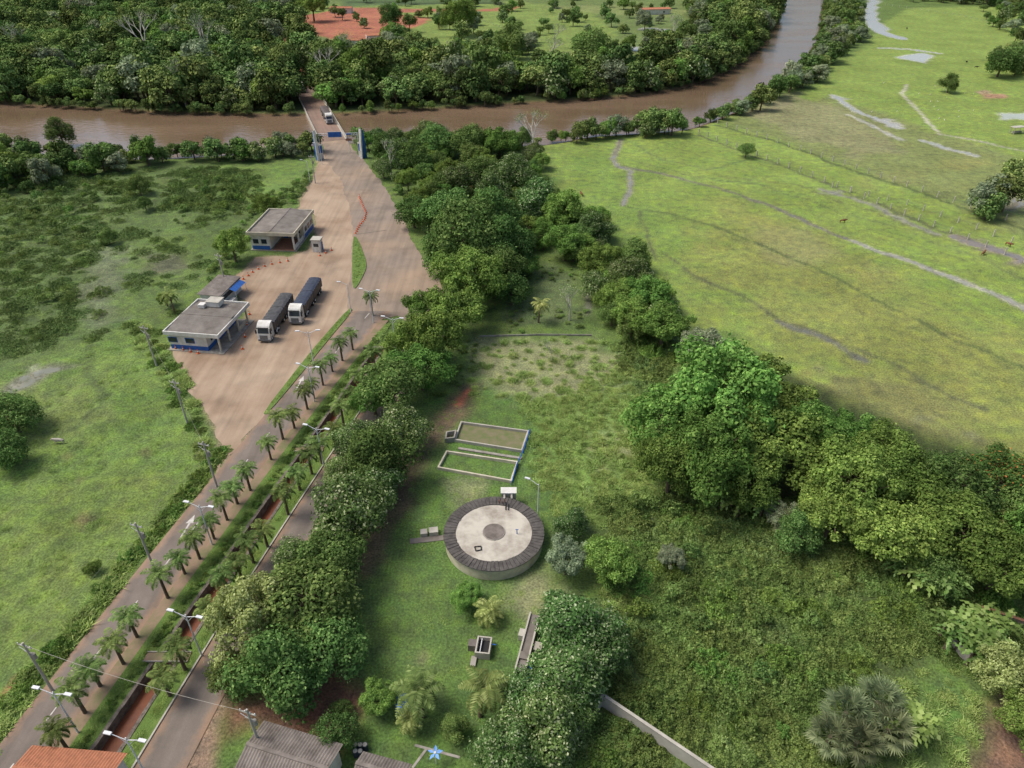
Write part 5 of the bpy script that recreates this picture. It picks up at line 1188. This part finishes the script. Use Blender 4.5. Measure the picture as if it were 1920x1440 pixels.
# ------------------------------------------------------------------ cattle and birds
def skin_mesh(name, vs, es, rs, mat):
    me = bpy.data.meshes.new(name); me.from_pydata(vs, es, []); o = bpy.data.objects.new(name, me); scene.collection.objects.link(o)
    md = o.modifiers.new('s', 'SKIN')
    for i, r_ in enumerate(rs): me.skin_vertices[0].data[i].radius = (r_, r_)
    me.skin_vertices[0].data[0].use_root = True
    sd_ = o.modifiers.new('d', 'SUBSURF'); sd_.levels = 1
    dg = bpy.context.evaluated_depsgraph_get(); m2 = bpy.data.meshes.new_from_object(o.evaluated_get(dg)); bpy.data.objects.remove(o)
    m2.name = name; m2.materials.clear(); m2.materials.append(M[mat]); return m2
cv = [(-.8, 0, 1.12), (-.2, 0, 1.05), (.5, 0, 1.08), (.92, 0, 1.22), (1.15, 0, 1.32), (1.5, 0, 1.02)]
cr_ = [.3, .38, .34, .2, .16, .1]; ce = [(0, 1), (1, 2), (2, 3), (3, 4), (4, 5)]
for s in (-1, 1):
    o_ = len(cv); cv += [(-.82, s * .22, .72), (-.98, s * .23, .45), (-.9, s * .23, .04)]; cr_ += [.14, .07, .06]; ce += [(0, o_), (o_, o_ + 1), (o_ + 1, o_ + 2)]
    o_ = len(cv); cv += [(.52, s * .22, .65), (.56, s * .22, .38), (.5, s * .22, .04)]; cr_ += [.11, .06, .055]; ce += [(2, o_), (o_, o_ + 1), (o_ + 1, o_ + 2)]
    o_ = len(cv); cv += [(1.08, s * .28, 1.38)]; cr_ += [.04]; ce += [(4, o_)]
o_ = len(cv); cv += [(-1.12, 0, 1.05), (-1.18, 0, .5)]; cr_ += [.05, .035]; ce += [(0, o_), (o_, o_ + 1)]
try:
    CW = {c: skin_mesh('cow', cv, ce, cr_, c) for c in ('cowbrown', 'cowwhite', 'cowblack')}
    cl = [(1580, 418, 'cowbrown'), (1090, 367, 'cowbrown'), (1812, 118, 'cowblack'), (1830, 128, 'cowblack'), (1700, 55, 'cowblack'), (112, 832, 'cowwhite'), (1890, 462, 'cowbrown'), (1843, 478, 'cowbrown')]
    for j, (px, py, c) in enumerate(cl):
        q = G(px, py); link('cow', CW[c], (float(q[0]), float(q[1]), .02), j * 1.9, sc=.75)
    ev = [(-.12, 0, .45), (.1, 0, .52), (.2, 0, .72), (.24, 0, .86), (.36, 0, .83), (-.32, 0, .38), (0, .05, .2), (0, .05, .02)]
    EG = skin_mesh('egret', ev, [(0, 1), (1, 2), (2, 3), (3, 4), (0, 5), (0, 6), (6, 7)], [.13, .12, .05, .05, .015, .05, .02, .02], 'white')
    ep = cat(rnd_in([(1710, 140), (1800, 150), (1850, 200), (1800, 240), (1730, 220)], 7, 60, thr=.52, nsc=8), rnd_in([(1570, 170), (1700, 150), (1700, 250), (1600, 230)], 9, 61, thr=.52, nsc=8))
    scatter('egret_flock', ep, [EG], .7, .9, 60, z0=.05)
except Exception as ex_:
    print('animals failed', ex_)
q = G(1905, 250); mb = MB(); mb.box(0, 0, 2.3, 5, 2.2, .15, 'concpale')
for sx in (-2.2, 2.2):
    for sy in (-.9, .9): mb.cyl((sx, sy, 0), (sx, sy, 2.25), .1, .1, 6, 'wood')
mb.box(0, 0, .5, 4, .7, .5, 'conc'); mb.obj('feeding_shelter', (float(q[0]), float(q[1]), 0), .3)
for (px, py, w_, d_, rz) in [(1228, 16, 22, 9, .2), (640, 14, 16, 9, 0), (708, 64, 14, 9, .3), (665, 74, 9, 7, -.2), (150, 22, 14, 9, .1)]:
    corr_house('farmhouse', px, py, 3.4 if px != 150 else 9, w_, d_, rz, 'tile')

# ------------------------------------------------------------------ light, world, camera
sd_ = Vector((-.62, .08, 0)).normalized(); el = math.radians(57)
sdir = Vector((sd_.x * math.cos(el), sd_.y * math.cos(el), math.sin(el)))
L_ = bpy.data.lights.new('sun', 'SUN'); L_.energy = 2.8; L_.angle = math.radians(26); L_.color = (1, .965, .9)
so = bpy.data.objects.new('sun', L_); scene.collection.objects.link(so); so.rotation_euler = sdir.to_track_quat('Z', 'Y').to_euler(); so.location = (0, 0, 200)
w = bpy.data.worlds.new('World'); scene.world = w; w.use_nodes = True; nt = w.node_tree
sk = nt.nodes.new('ShaderNodeTexSky'); sk.sky_type = 'NISHITA'; sk.sun_disc = False; sk.sun_elevation = el; sk.sun_rotation = math.atan2(sdir.x, sdir.y)
sk.air_density = 1.0; sk.dust_density = 4.0
nt.links.new(sk.outputs[0], nt.nodes['Background'].inputs[0]); nt.nodes['Background'].inputs[1].default_value = .15
scene.view_settings.view_transform = 'Standard'; scene.view_settings.look = 'None'; scene.view_settings.exposure = 0
cam = bpy.data.cameras.new('camera'); co_ = bpy.data.objects.new('camera', cam); scene.collection.objects.link(co_)
co_.location = (0, 0, H); co_.rotation_euler = (math.pi / 2 - TH, 0, 0)
cam.sensor_width = 36; cam.lens = F / 1920 * 36; cam.clip_end = 20000; cam.clip_start = .5
scene.camera = co_
print('objects', len(scene.objects))
